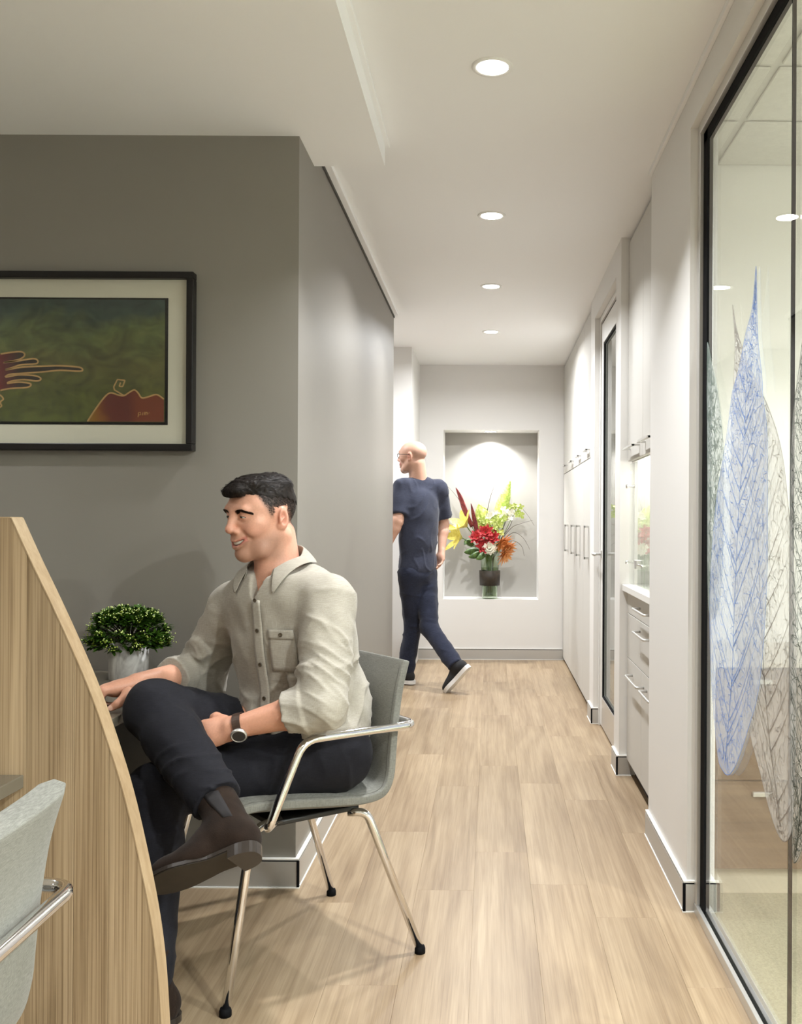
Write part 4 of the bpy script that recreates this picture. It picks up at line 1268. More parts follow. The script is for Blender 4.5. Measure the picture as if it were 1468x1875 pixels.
def build_head(S, c, R, s, smile=True):
    """adds a head to S; local coordinates (left, forward, up) about the head centre"""
    c = A3(c)
    W = lambda *p: c + R @ (A3(p) * s)
    E = lambda p, r, k, m='u', RR=None: S.ell(W(*p), A3(r) * s, k * s, m, R if RR is None else R @ RR)
    K = lambda a, b, ra, rb, k, m='u': S.cap(W(*a), W(*b), ra * s, rb * s, k * s, m)
    E((0, -0.010, 0.030), (0.0745, 0.092, 0.076), 0.01)                # cranium
    E((0, 0.024, 0.016), (0.063, 0.065, 0.070), 0.03)                  # forehead and mid-face
    E((0, 0.030, -0.032), (0.053, 0.055, 0.056), 0.025)                # lower face
    for q in (-1, 1):
        K((0.052 * q, -0.006, -0.042), (0.037 * q, 0.042, -0.080), 0.018, 0.016, 0.030)      # jaw line
        K((0.037 * q, 0.042, -0.080), (0.0, 0.068, -0.089), 0.016, 0.018, 0.022)
        E((0.046 * q, 0.052, -0.010), (0.020, 0.023, 0.019), 0.022)    # cheekbone
    E((0, 0.076, -0.087), (0.021, 0.016, 0.0145), 0.016)               # chin
    K((-0.034, 0.077, 0.032), (0.034, 0.077, 0.032), 0.0125, 0.0125, 0.016)   # brow ridge
    for q in (-1, 1):
        E((0.032 * q, 0.094, 0.0155), (0.021, 0.0165, 0.0125), 0.012, 's')    # eye socket
        E((0.031 * q, 0.0720, 0.0145), (0.0148, 0.0148, 0.0148), 0.006)       # closed-down lids over the eyeball
    K((0, 0.087, 0.026), (0, 0.106, -0.012), 0.0085, 0.0100, 0.011)    # nose bridge
    E((0, 0.1065, -0.0175), (0.0115, 0.0110, 0.0098), 0.008)           # nose tip
    for q in (-1, 1):
        E((0.0130 * q, 0.0955, -0.0215), (0.0080, 0.0100, 0.0075), 0.006)
        E((0.0068 * q, 0.1020, -0.0285), (0.0036, 0.0055, 0.0030), 0.003, 's')   # nostril
    if smile:
        for q in (-1, 1):
            E((0.039 * q, 0.066, -0.024), (0.019, 0.017, 0.017), 0.014)     # lifted cheek
    E((0, 0.080, -0.048), (0.031, 0.020, 0.022), 0.015)                # muzzle
    mw = 0.0345 if smile else 0.027
    def mouth(t): return (mw * t, 0.0975 - 0.029 * t * t, (-0.0555 + (0.0150 * t * t if smile else 0.0)))
    up = [mouth(t) for t in np.linspace(-1, 1, 9)]
    for a, b in zip(up, up[1:]):
        ra = lambda p: 0.0048 * (1 - 0.60 * abs(p[0]) / mw)
        a1, b1 = (a[0], a[1] + 0.0003, a[2] + 0.0052), (b[0], b[1] + 0.0003, b[2] + 0.0052)
        K(a1, b1, ra(a), ra(b), 0.005)                                 # upper lip
        dz = lambda p: -0.0098 * (1 - 0.75 * (p[0] / mw) ** 2)
        a2, b2 = (a[0] * 0.92, a[1] - 0.001, a[2] + dz(a) - 0.001), (b[0] * 0.92, b[1] - 0.001, b[2] + dz(b) - 0.001)
        K(a2, b2, ra(a) * 1.2, ra(b) * 1.2, 0.005)                     # lower lip
    if smile:
        for dy_ in (0.012, 0.004, -0.003, -0.009):
            for a, b in zip(up, up[1:]):
                ra = lambda p: 0.0056 * max(0.2, 1 - (p[0] / mw) ** 2)
                K((a[0] * 0.95, a[1] + dy_, a[2] - 0.0016), (b[0] * 0.95, b[1] + dy_, b[2] - 0.0016), ra(a), ra(b), 0.002, 's')   # open mouth
        for q in (-1, 1):                                               # smile folds
            K((0.0195 * q, 0.0990, -0.0130), (0.0330 * q, 0.0880, -0.0280), 0.0022, 0.0030, 0.007, 's')
            K((0.0330 * q, 0.0880, -0.0280), (0.0425 * q, 0.0740, -0.0450), 0.0030, 0.0022, 0.007, 's')
    for q in (-1, 1):                                                   # ears
        tilt = frame((0.25 * q, 1, 0), (0.0, -0.22, 1))
        E((0.0770 * q, -0.014, -0.004), (0.0085, 0.0165, 0.0300), 0.008, 'u', tilt)
        E((0.0730 * q, -0.004, -0.023), (0.006, 0.009, 0.010), 0.008)
        E((0.0850 * q, -0.010, -0.003), (0.0075, 0.0090, 0.0190), 0.003, 's', tilt)
        K((0.0800 * q, 0.0, -0.010), (0.0800 * q, -0.012, -0.002), 0.004, 0.003, 0.004)
    return W

def head_tones(V, c, R, s, skin, base, stubble=0.5, hairfade=None):
    """paints lips, stubble, brows' shadow-free colour and clipped hair into the tone of the skin"""
    q = ((V - A3(c)) @ R) / s
    l, f, u = q[:, 0], q[:, 1], q[:, 2]
    C = np.tile(A3(skin[:3]), (len(V), 1))
    near = np.linalg.norm(q, axis=1) < 0.16
    def mixin(w, col):
        nonlocal C
        w = np.clip(w, 0, 1)[:, None]; C = C * (1 - w) + A3(col[:3]) * w
    g = lambda p, r: np.exp(-(((l - p[0]) / r[0]) ** 2 + ((f - p[1]) / r[1]) ** 2 + ((u - p[2]) / r[2]) ** 2))
    for sd in (-1, 1):
        mixin(0.45 * g((0.045 * sd, 0.06, -0.022), (0.022, 0.03, 0.022)), lin(206, 138, 120))
        mixin(0.5 * g((0.080 * sd, -0.012, 0.0), (0.010, 0.025, 0.035)), lin(206, 130, 112))
    mixin(0.5 * g((0, 0.108, -0.018), (0.016, 0.02, 0.014)), lin(208, 138, 118))
    zz = u - (-0.0555 + 0.0150 * (l / 0.0345) ** 2)
    lip = near & (np.abs(l) < 0.0345) & (f > 0.058)
    mixin(lip * np.exp(-((zz + 0.0025) / 0.0092) ** 4) * 0.75, lin(176, 96, 88))
    mixin(lip * (f < 0.0930 - 24.4 * l * l) * (np.abs(zz + 0.0015) < 0.007) * (np.abs(l) < 0.031) * 0.9, lin(70, 26, 24))
    st = near * np.clip((-0.026 - u) / 0.03, 0, 1) * np.clip((f + 0.02) / 0.03, 0, 1) * np.clip((u + 0.122) / 0.02, 0, 1)
    mixin(stubble * st * (1 - 0.8 * lip * (np.abs(zz) < 0.009)), lin(134, 104, 88))
    if hairfade is not None:
        mixin(near * hairfade(l, f, u), base)
    return C

# --- joints, metres (x right, y away, z up)
F_ch = A3((-0.79, -0.61, 0)); L_ch = A3((0.61, -0.79, 0))
F_t = A3((-0.47, -0.88, 0)); F_t /= np.linalg.norm(F_t); L_t = A3((-F_t[1], F_t[0], 0)); UP = A3((0, 0, 1))
pel = A3((-0.505, 2.675, 0.560))
hipL, hipR = pel + L_ch * 0.095, pel - L_ch * 0.095
kneeL = A3(pix(287, 1452, 2.40)); ankL = A3((-0.795, 2.265, 0.100))
kneeR = A3(pix(286, 1302, 2.43)); ankR = A3(pix(426, 1510, 2.18))
wai = A3((-0.525, 2.675, 0.72)); che = A3((-0.545, 2.665, 0.88)); uch = A3((-0.565, 2.650, 0.985)); nck = A3((-0.580, 2.655, 1.065))
shL = A3(pix(602, 1104, 2.55)); elL = A3(pix(592, 1292, 2.42)); wrL = A3(pix(426, 1336, 2.42))
shR = A3(pix(430, 1112, 2.74)); elR = A3(pix(366, 1236, 2.82)); wrR = A3(pix(252, 1254, 2.57))
HC = A3(pix(480, 949, 2.62)); HS = 1.0
hf = A3((-0.665, -0.745, -0.17)); HR = frame(hf, A3((0.02, 0.0, 1)))
handK = A3(pix(190, 1268, 2.53))

def hand(S, wr, kn, palm_n, thumb_side, curl, r=0.0088, th_pts=None):
    """palm + four fingers curling towards palm_n + thumb; thumb_side = unit vector across the knuckles"""
    d = kn - wr; d /= np.linalg.norm(d)
    palm_n = palm_n - d * (palm_n @ d); palm_n /= np.linalg.norm(palm_n)
    t = thumb_side - d * (thumb_side @ d) - palm_n * (thumb_side @ palm_n); t /= np.linalg.norm(t)
    tips = []
    for i, (o, ln) in enumerate(zip((0.030, 0.010, -0.010, -0.029), (0.92, 1.0, 0.94, 0.76))):
        k0 = kn + t * o - d * (0.000 if i < 2 else 0.006 * (i - 1)) - palm_n * 0.002 * (1 if i in (1, 2) else 0)
        S.cap(wr + t * o * 0.55, k0, 0.0150, 0.0120, 0.014)              # metacarpal
        a = curl[0]; p = k0
        lens = (0.044 * ln, 0.027 * ln, 0.021 * ln)
        rr = r * (1.04 if i < 3 else 0.9)
        S.ell(k0 - palm_n * 0.002, (rr * 1.12,) * 3, 0.006)
        ang = 0
        for j, L_ in enumerate(lens):
            ang += curl[j]
            q = p + (d * math.cos(ang) + palm_n * math.sin(ang)) * L_
            S.cap(p, q, rr * (1 - 0.08 * j), rr * (0.93 - 0.09 * j), 0.0035)
            p = q
        tips.append(p)
    tp = th_pts or [wr + d * 0.022 + t * 0.026 + palm_n * 0.006, wr + d * 0.052 + t * 0.048 + palm_n * 0.016, wr + d * 0.083 + t * 0.050 + palm_n * 0.024, wr + d * 0.105 + t * 0.042 + palm_n * 0.028]
    S.chain(tp, [0.0160, 0.0125, 0.0108, 0.0088], 0.006)
    S.ell(wr + d * 0.045 + palm_n * 0.006, (0.030, 0.030, 0.020), 0.02, 'u', np.stack([d, t, palm_n], 1))
    return tips, tp

man = tag(empty('person', (-0.52, 2.66, 0)), 'seated person in a beige linen shirt, legs crossed, one hand on the desk', 'person')
MO = A3((-0.52, 2.66, 0))
RT = np.stack([L_t, F_t, UP], 1)
def torso(S, g):
    """g: cloth allowance"""
    S.ell(pel + UP * 0.03, A3((0.165, 0.135, 0.115)) + g, 0.05, 'u', RT)
    S.ell(wai, A3((0.172, 0.128, 0.15)) + g, 0.08, 'u', RT)
    S.ell(che, A3((0.188, 0.132, 0.155)) + g, 0.08, 'u', RT)
    S.ell(uch, A3((0.170, 0.105, 0.085)) + g, 0.05, 'u', RT)
    S.cap(shL - L_t * 0.02, nck - UP * 0.030, 0.062 + g, 0.055 + g, 0.05)
    S.cap(shR + L_t * 0.02, nck - UP * 0.030, 0.062 + g, 0.055 + g, 0.05)

# --- the body: one continuous skin
B = Sdf()
torso(B, -0.022)
for sh, el, wr in ((shL, elL, wrL), (shR, elR, wrR)):
    B.cap(sh, el, 0.052, 0.042, 0.03)
    mid = el * 0.68 + wr * 0.32
    B.cap(el, mid, 0.040, 0.041, 0.02); B.cap(mid, wr, 0.041, 0.0265, 0.02)
for hp, kn, an in ((hipL, kneeL, ankL), (hipR, kneeR, ankR)):
    B.cap(hp, kn, 0.072, 0.050, 0.04); cm = kn * 0.7 + an * 0.3
    B.cap(kn, cm, 0.048, 0.048, 0.02); B.cap(cm, an, 0.048, 0.032, 0.02)
bootn = A3((0.20, -0.76, -0.60)); bootn /= np.linalg.norm(bootn)
boott = A3((-0.93, 0.02, -0.42)); boott -= bootn * (boott @ bootn); boott /= np.linalg.norm(boott)
lt = A3((-0.80, -0.60, 0)); ln_ = A3((0, 0, -1.0))
for an, tt, nn in ((ankR, boott, bootn), (ankL, lt, ln_)):
    B.cap(an, an + tt * 0.10 + nn * 0.045, 0.030, 0.024, 0.02); B.cap(an, an - tt * 0.03 + nn * 0.05, 0.030, 0.028, 0.02)
B.cap(nck - UP * 0.05, HC + HR @ A3((0, -0.030, -0.055)), 0.064, 0.0585, 0.03)
B.cap(nck + F_t * 0.035 - UP * 0.03, HC + HR @ A3((0, 0.008, -0.080)), 0.028, 0.022, 0.025)
for q in (-1, 1):
    B.cap(nck + F_t * 0.052 + L_t * 0.012 * q - UP * 0.015, HC + HR @ A3((0.056 * q, -0.030, -0.055)), 0.012, 0.010, 0.018)   # neck muscle
headW = build_head(B, HC, HR, HS)
tipsR, thR = hand(B, wrR, handK, A3((0.25, 0.0, -1.0)), A3((0.1, -1.0, -0.1)), (0.95, 1.35, 0.75), 0.0092,
                  [A3(p) for p in (pix(236, 1272, 2.50), pix(228, 1284, 2.455), pix(218, 1292, 2.44), pix(206, 1300, 2.44))])
knL = wrL + A3((-0.088, 0.012, -0.022))
hand(B, wrL, knL, A3((0.15, 0.75, -0.5)), A3((0.0, 0.5, 0.9)), (0.5, 0.7, 0.4))
xs = axis_pts(-1.12, -0.28, 0.0058, [(-1.09, -0.90, 0.0032), (-0.79, -0.50, 0.0026)])
ys = axis_pts(2.00, 2.95, 0.0062, [(2.40, 2.58, 0.0034), (2.50, 2.75, 0.0026)])
zs = axis_pts(0.0, 1.36, 0.0062, [(0.68, 0.80, 0.0032), (1.06, 1.345, 0.0024)])
bv_, bf_ = surface_net(B, xs, ys, zs)
def fade(l, f, u):
    # clipped sides and nape: strongest near the top, thinning downwards
    low = -0.002 + 1.5 * np.clip(f - 0.022, 0, 0.06) - 1.35 * np.clip(-0.032 - f, 0, 0.055)
    a = np.clip((u - low) / 0.040, 0, 1)
    a = a * np.clip((0.046 + 0.25 * (u - 0.05) - f) / 0.012, 0, 1)
    ear = (np.abs(l) > 0.0715) & (u < 0.030) & (f > -0.034) & (f < 0.012)
    return np.where(ear, 0.0, 0.95 * a ** 0.75)
tones = head_tones(bv_, HC, HR, HS, lin(212, 160, 137), lin(36, 28, 23), 0.55, fade)
# arms and hands a little ruddier
arm = np.clip((0.80 - bv_[:, 2]) / 0.05, 0, 1)[:, None] * 0.45
tones = tones * (1 - arm) + A3(lin(198, 140, 110)[:3]) * arm
np_mesh('body', bv_ - MO, bf_, SKIN, man, tones)

# --- thumbnail of the hand on the desk
NAIL = mat('fingernail', lin(224, 180, 160), 0.25)
nd_ = (thR[3] - thR[2]) / np.linalg.norm(thR[3] - thR[2]); nc_ = thR[3] - nd_ * 0.001
nu_ = A3((0.25, -0.85, 0.45)); nu_ -= nd_ * (nu_ @ nd_); nu_ /= np.linalg.norm(nu_); nw_ = np.cross(nd_, nu_)
nv_, nf_ = [], []
for i in range(7):
    for k in range(5):
        a_ = (k - 2) * 0.42; t_ = (i - 3) / 3
        w0 = math.sqrt(max(0.02, 1 - (max(0, abs(t_) - 0.3) / 0.72) ** 2))
        nv_.append(Vector(nc_ + nd_ * t_ * 0.0062 + (nu_ * math.cos(a_ * w0) + nw_ * math.sin(a_ * w0)) * 0.0094 - MO))
    if i: nf_ += [((i - 1) * 5 + k, (i - 1) * 5 + k + 1, i * 5 + k + 1, i * 5 + k) for k in range(4)]
pymesh('thumbnail', nv_, nf_, NAIL, man, True)

# --- eyes, teeth, brows
HW = lambda p: Vector(headW(*p) - MO)
EYEW = mat('eye_white', (0.72, 0.70, 0.66, 1), 0.2); IRIS = mat('dark_iris', (0.02, 0.014, 0.010, 1), 0.15)
def almond(q, hw, hh, R_, lift, n=12, off=0.0):
    """eye opening laid on the lid sphere; q side"""
    V, F = [], []
    for i in range(n + 1):
        t_ = -1 + 2 * i / n
        up_ = hh * (1 - t_ * t_) ** 0.7; dn = -hh * 0.75 * (1 - t_ * t_) ** 0.8
        for w_ in (up_, (up_ + dn) / 2, dn):
            x_ = hw * t_ + off; z_ = w_ - 0.0012 * t_
            y_ = math.sqrt(max(1e-9, R_ * R_ - x_ * x_ - z_ * z_)) + lift
            V.append(HW((0.031 * q + x_ * q, 0.0720 + y_, 0.0140 + z_)))
        if i: a_ = 3 * i; F += [(a_ - 3, a_, a_ + 1, a_ - 2), (a_ - 2, a_ + 1, a_ + 2, a_ - 1)]
    return V, F
for q in (-1, 1):
    V, F = almond(q, 0.0132, 0.0026, 0.0152, 0.0006)
    e = pymesh('eye', V, F, EYEW, man, True)
    V, F = almond(q, 0.0072, 0.0026, 0.0152, 0.0010, 8, -0.0008)
    pymesh('iris', V, F, IRIS, e, True)
    up_l = [HW((0.031 * q + t_ * 0.0132 * q, 0.0720 + math.sqrt(max(1e-9, 0.0153 ** 2 - (t_ * 0.0132) ** 2)) + 0.0008, 0.0140 + 0.0029 * (1 - t_ * t_) ** 0.7 - 0.0014 * t_)) for t_ in np.linspace(-0.98, 0.98, 12)]
    tube('lash_line', up_l, 0.0007, IRIS, e, 5)
TEETH = mat('teeth', (0.78, 0.74, 0.66, 1), 0.25)
tv, tf = [], []
for i, t_ in enumerate(np.linspace(-0.86, 0.86, 13)):
    x_, y_, z_ = 0.0345 * t_, 0.0928 - 0.029 * t_ * t_, -0.0555 + 0.0150 * t_ * t_
    hh = 0.0046 * max(0.3, 1 - t_ * t_)
    tv += [HW((x_, y_, z_ + 0.006)), HW((x_, y_ + 0.001, z_)), HW((x_, y_, z_ - hh))]
    if i: a = 3 * i; tf += [(a - 3, a, a + 1, a - 2), (a - 2, a + 1, a + 2, a - 1)]
te = pymesh('teeth', tv, tf, TEETH, man, True)
md = te.modifiers.new('s', 'SOLIDIFY'); md.thickness = 0.002
HAIRM = mat('dark_brown_hair', lin(27, 20, 16), 0.6, spec=0.25, vary=0.35, vscale=90)
BROWM = mat('brow_hair', lin(56, 43, 35), 0.8, spec=0.2)
rgm = random.Random(8)
def blade(V, F, p, d, L_, w, bend):
    d = d.normalized(); s = d.cross(bend); s = s.normalized() if s.length > 1e-5 else Vector((1, 0, 0))
    o = len(V)
    for t_, ww in ((0, 1.0), (0.5, 0.85), (1.0, 0.12)):
        c_ = p + d * (L_ * t_) + bend * (L_ * 0.35 * t_ * t_)
        V += [c_ - s * w * ww / 2, c_ + s * w * ww / 2]
    F += [(o, o + 1, o + 3, o + 2), (o + 2, o + 3, o + 5, o + 4)]
for q in (-1, 1):
    V, F = [], []
    for i in range(560):
        t_ = rgm.random()
        x_ = (0.010 + 0.042 * t_) * q
        z_ = 0.0262 + 0.0058 * math.sin(t_ * 2.3) - 0.016 * max(0, t_ - 0.5) + rgm.uniform(-0.0050, 0.0046) * (1 - 0.5 * t_)
        pb = A3((x_, 0.06, z_))
        p0 = march(B, headW(*pb), HR @ A3((0.15 * q, 1, 0)), 0.06)
        p = Vector(p0 - MO) - Vector(HR @ A3((0, 0.0008, 0)))
        blade(V, F, p, Vector(HR @ A3((0.9 * q, 0.15 - 0.5 * t_, 0.45 - 0.8 * t_))), 0.0090, 0.0019, Vector(HR @ A3((0, 0.25, 0.1))))
    pymesh('eyebrow', V, F, BROWM, man)

# --- hair: swept-up top over clipped sides
H = Sdf()
HE = lambda p, r, k, m='u', RR=None: H.ell(headW(*p), A3(r) * HS, k * HS, m, HR if RR is None else HR @ RR)
HE((0, -0.011, 0.033), (0.0765, 0.0940, 0.0770), 0.01)
HE((0, 0.022, 0.091), (0.054, 0.058, 0.024), 0.02)
HE((0.002, 0.076, 0.080), (0.040, 0.026, 0.0185), 0.014)
HE((0, -0.044, 0.080), (0.058, 0.044, 0.029), 0.02)
H.half(headW(0, 0.078, 0.080), HR @ A3((0, 0.02, -1)), 0.004 * HS)
H2 = Sdf()
H2.ell(headW(0, -0.016, 0.045), A3((0.0768, 0.0995, 0.0790)) * HS, 0.01, 'u', HR)
def hair_all(P, c=None, rad=None):
    q = ((P - HC) @ HR) / HS
    low = 0.071 - 0.42 * np.clip(0.056 - q[:, 1], 0, 0.040) - 0.45 * np.clip(-0.02 - q[:, 1], 0, 0.2) + 0.0035 * np.sin(q[:, 1] * 300 + q[:, 0] * 190)   # lower edge of the longer hair
    a = Hb(P)
    return np.maximum(a, (low - q[:, 2]) * HS * 0.75)
Hb = Sdf(); Hb.ops = H.ops[:-1]
hx = axis_pts(HC[0] - 0.17, HC[0] + 0.17, 0.0032); hy = axis_pts(HC[1] - 0.17, HC[1] + 0.17, 0.0032); hz = axis_pts(HC[2] - 0.02, HC[2] + 0.19, 0.0032)
hv, hfc = surface_net(hair_all, hx, hy, hz)
q = ((hv - HC) @ HR) / HS
hn = grad(Hb, hv)
hv = hv + hn * (0.0034 * np.abs(np.sin(q[:, 0] * 420 + 3 * np.sin(q[:, 1] * 60) + wnoise(hv, 30, 5, 3) * 2)) + 0.003 * wnoise(hv, 45, 6, 5))[:, None] * np.clip((q[:, 2] - 0.05) / 0.03, 0.15, 1)[:, None]
hair = np_mesh('hair', hv - MO, hfc, HAIRM, man)
V, F = [], []
sel = np.random.RandomState(2).choice(len(hv), 7000)
for i in sel:
    ql = q[i]; top = ql[2] > 0.075
    d = HR @ A3((0.25 * math.sin(ql[1] * 70) + 0.15, 0.9 if ql[1] > 0.045 else -0.85, 0.55 if ql[1] > 0.03 else -0.1 + 0.2 * rgm.random()))
    d = d + 0.30 * np.array([rgm.uniform(-1, 1) for _ in range(3)])
    d = d - hn[i] * (d @ hn[i]); d = d / np.linalg.norm(d) + hn[i] * rgm.uniform(0.02, 0.28 if top else 0.08)
    L_ = rgm.uniform(0.010, 0.019) if top else rgm.uniform(0.005, 0.010)
    blade(V, F, Vector(hv[i] - MO), Vector(d), L_ * HS, 0.0013, Vector(hn[i] * -0.3))
qb = ((bv_ - HC) @ HR) / HS
fd_ = fade(qb[:, 0], qb[:, 1], qb[:, 2]) * (np.linalg.norm(qb, axis=1) < 0.14)
cand = np.where(fd_ > 0.08)[0]
bn = grad(B, bv_[cand])
rs_ = np.random.RandomState(9)
for i in rs_.choice(len(cand), 9000):
    w_ = fd_[cand[i]]
    if w_ < 0.42 or rs_.rand() > w_ * 1.1: continue
    d = HR @ A3((0, -0.55, -0.75)) + 0.35 * rs_.normal(size=3)
    n_ = bn[i]; d = d - n_ * (d @ n_); d = d / np.linalg.norm(d) + n_ * 0.16
    blade(V, F, Vector(bv_[cand[i]] - MO), Vector(d), 0.0035 + 0.004 * w_, 0.0009, Vector(n_ * -0.2))
st = pymesh('strands', V, F, HAIRM, hair); st['kind'] = 'stuff'

# --- shirt
LINEN = weave_mat('beige_linen', lin(158, 152, 140), lin(180, 174, 163), 1000, 0.9, 0.14, 0.2)
SH = Sdf(); g = 0.006
torso(SH, g)
cuffL = elL * 0.60 + wrL * 0.40
cuffR = elR * 0.52 + wrR * 0.48
for sh, el, cf, r0, r1, r2 in ((shL, elL, cuffL, 0.076, 0.062, 0.052), (shR, elR, cuffR, 0.072, 0.066, 0.053)):
    SH.cap(sh, el, r0, r1, 0.016); SH.cap(el, cf, r1, r2, 0.022)
SH.ell(elR + A3((0.02, 0, -0.03)), (0.06, 0.06, 0.05), 0.03)            # slack of the right sleeve
back_low = wai - F_t * 0.075 + L_t * 0.06 - UP * 0.04
SH.ell(back_low, (0.105, 0.085, 0.13), 0.05, 'u', RT)                   # blousing above the belt
SH.ell(wai + F_t * 0.055 - UP * 0.055, (0.13, 0.085, 0.075), 0.05, 'u', RT)
def shirt(P, c=None, rad=None):
    v = SH(P, c, rad)
    dL = (wrL - elL) / np.linalg.norm(wrL - elL); dR = (wrR - elR) / np.linalg.norm(wrR - elR)
    inL = np.linalg.norm(P - cuffL, axis=1) < 0.14; inR = np.linalg.norm(P - cuffR, axis=1) < 0.12
    v = np.where(inL, np.maximum(v, (P - cuffL) @ dL), v)
    v = np.where(inR, np.maximum(v, (P - cuffR) @ dR), v)
    hem = 0.600 - 0.25 * np.clip((P - wai) @ F_t, -0.2, 0.2) * 0.0 + 0.10 * np.clip((P - wai) @ F_t, -0.15, 0.15)
    nearT = np.linalg.norm((P - wai)[:, :2], axis=1) < 0.20
    v = np.where(nearT, np.maximum(v, hem - P[:, 2]), v)
    # neck opening: V at the front
    nd = (nck + UP * 0.002)
    tiltn = UP * 0.93 + F_t * 0.36
    v = np.maximum(v, ((P - nd) @ tiltn) * 0.98 - 0.012)
    rel = P - (nck + F_t * 0.075 - UP * 0.01)
    w = np.abs(rel @ L_t); dpt = rel @ UP + 0.075
    veeline = w - np.clip(dpt, -1, 0.2) * 0.42
    front = (rel @ F_t) > -0.055
    v = np.where(front & (np.linalg.norm(rel, axis=1) < 0.2), np.maximum(v, -veeline * 0.9), v)
    return v
sx_ = axis_pts(-1.02, -0.26, 0.0052); sy_ = axis_pts(2.28, 2.98, 0.0052); sz_ = axis_pts(0.52, 1.12, 0.0052)
sv, sf = surface_net(shirt, sx_, sy_, sz_)
sn = grad(SH, sv)
def near_seg(P, a, b, r):
    ab = b - a; t_ = np.clip(((P - a) @ ab) / (ab @ ab), 0, 1)
    return np.clip(1 - np.linalg.norm(P - a - t_[:, None] * ab, axis=1) / r, 0, 1)
disp = np.zeros(len(sv))
for (a, b, wl, amp, r, sd) in ((shL * 0.40 + elL * 0.60, cuffL * 0.6 + elL * 0.4, 0.060, 0.0100, 0.15, 1), (shR * 0.4 + elR * 0.6, cuffR, 0.055, 0.0100, 0.14, 2), (shL, elL, 0.110, 0.0065, 0.13, 3), (shL * 0.25 + elL * 0.75, elL * 0.8 + wrL * 0.2, 0.036, 0.0060, 0.12, 15), (shR * 0.25 + elR * 0.75, cuffR, 0.034, 0.0060, 0.12, 16), (shR, elR, 0.10, 0.0065, 0.12, 4)):
    disp += amp * fold_field(sv, a, b, wl, sd) * np.minimum(1, 2 * near_seg(sv, A3(a), A3(b), r))
disp += 0.0060 * fold_field(sv, nck + L_t * 0.2, pel - L_t * 0.12, 0.16, 7, 0.7) * np.clip((0.98 - sv[:, 2]) / 0.15, 0, 1)
disp += 0.007 * fold_field(sv, wai, pel + F_t * 0.1, 0.10, 9, 0.8) * np.clip((0.76 - sv[:, 2]) / 0.1, 0, 1)
disp += 0.0022 * wnoise(sv, 14, 7, 12)
# rolled cuffs stand proud
for cf, el, wr in ((cuffL, elL, wrL), (cuffR, elR, wrR)):
    d = (wr - el) / np.linalg.norm(wr - el)
    s_ = (sv - cf) @ d
    disp += 0.005 * np.clip((s_ + 0.055) / 0.006, 0, 1) * (np.linalg.norm(sv - cf, axis=1) < 0.13) * (s_ < 0.02)
sv2 = sv + sn * disp[:, None]
# arm crease against the chest
shirt_o = np_mesh('shirt', sv2 - MO, sf, LINEN, man)

def on_shirt(u_, z_):
    """point on the shirt front: u_ metres to his left of the button line, height z_"""
    ax = A3((np.interp(z_, [0.56, 0.72, 0.88, 0.985, 1.06], [pel[0], wai[0], che[0], uch[0], nck[0]]), np.interp(z_, [0.56, 0.72, 0.88, 0.985, 1.06], [pel[1], wai[1], che[1], uch[1], nck[1]]), z_))
    ang = u_ / 0.15
    d = F_t * math.cos(ang) + L_t * math.sin(ang)
    p = march(SH, ax, d, 0.3)
    return p, d
def patch(name, us, zs_, lift, m, par, thick=0.0015):
    V, F = [], []
    for z_ in zs_:
        for u_ in us:
            p, d = on_shirt(u_, z_); V.append(Vector(p + d * lift - MO))
    n = len(us)
    for i in range(len(zs_) - 1):
        for k in range(n - 1):
            a = i * n + k; F.append((a, a + 1, a + n + 1, a + n))
    o = pymesh(name, V, F, m, par, True)
    md = o.modifiers.new('s', 'SOLIDIFY'); md.thickness = thick; md.offset = 0
    return o
patch('placket', np.linspace(-0.017, 0.017, 5), np.linspace(0.985, 0.635, 26), 0.0046, LINEN, shirt_o, 0.001)
patch('pocket', np.linspace(0.036, 0.108, 9), np.linspace(0.905, 0.800, 10), 0.0044, LINEN, shirt_o, 0.001)
patch('pocket_flap', np.linspace(0.035, 0.109, 9), np.linspace(0.910, 0.885, 5), 0.0060, LINEN, shirt_o, 0.001)
BTN = mat('dark_button', lin(74, 64, 50), 0.3)
for (u_, z_) in ((0.0, 0.985), (0.0, 0.905), (0.0, 0.815), (0.0, 0.725), (0.0, 0.650), (0.074, 0.897)):
    p, d = on_shirt(u_, z_)
    rot = Vector((0, 0, 1)).rotation_difference(Vector(d)).to_matrix()
    vs, fs = lathe_data([(0.0, 0.0018), (0.0030, 0.0016), (0.0040, 0.0026), (0.0054, 0.0022), (0.0057, 0.0), (0.0, 0.0)], 16)
    pymesh('button', [Vector(p + d * 0.0066 - MO) + rot @ v for v in vs], fs, BTN, shirt_o, True)
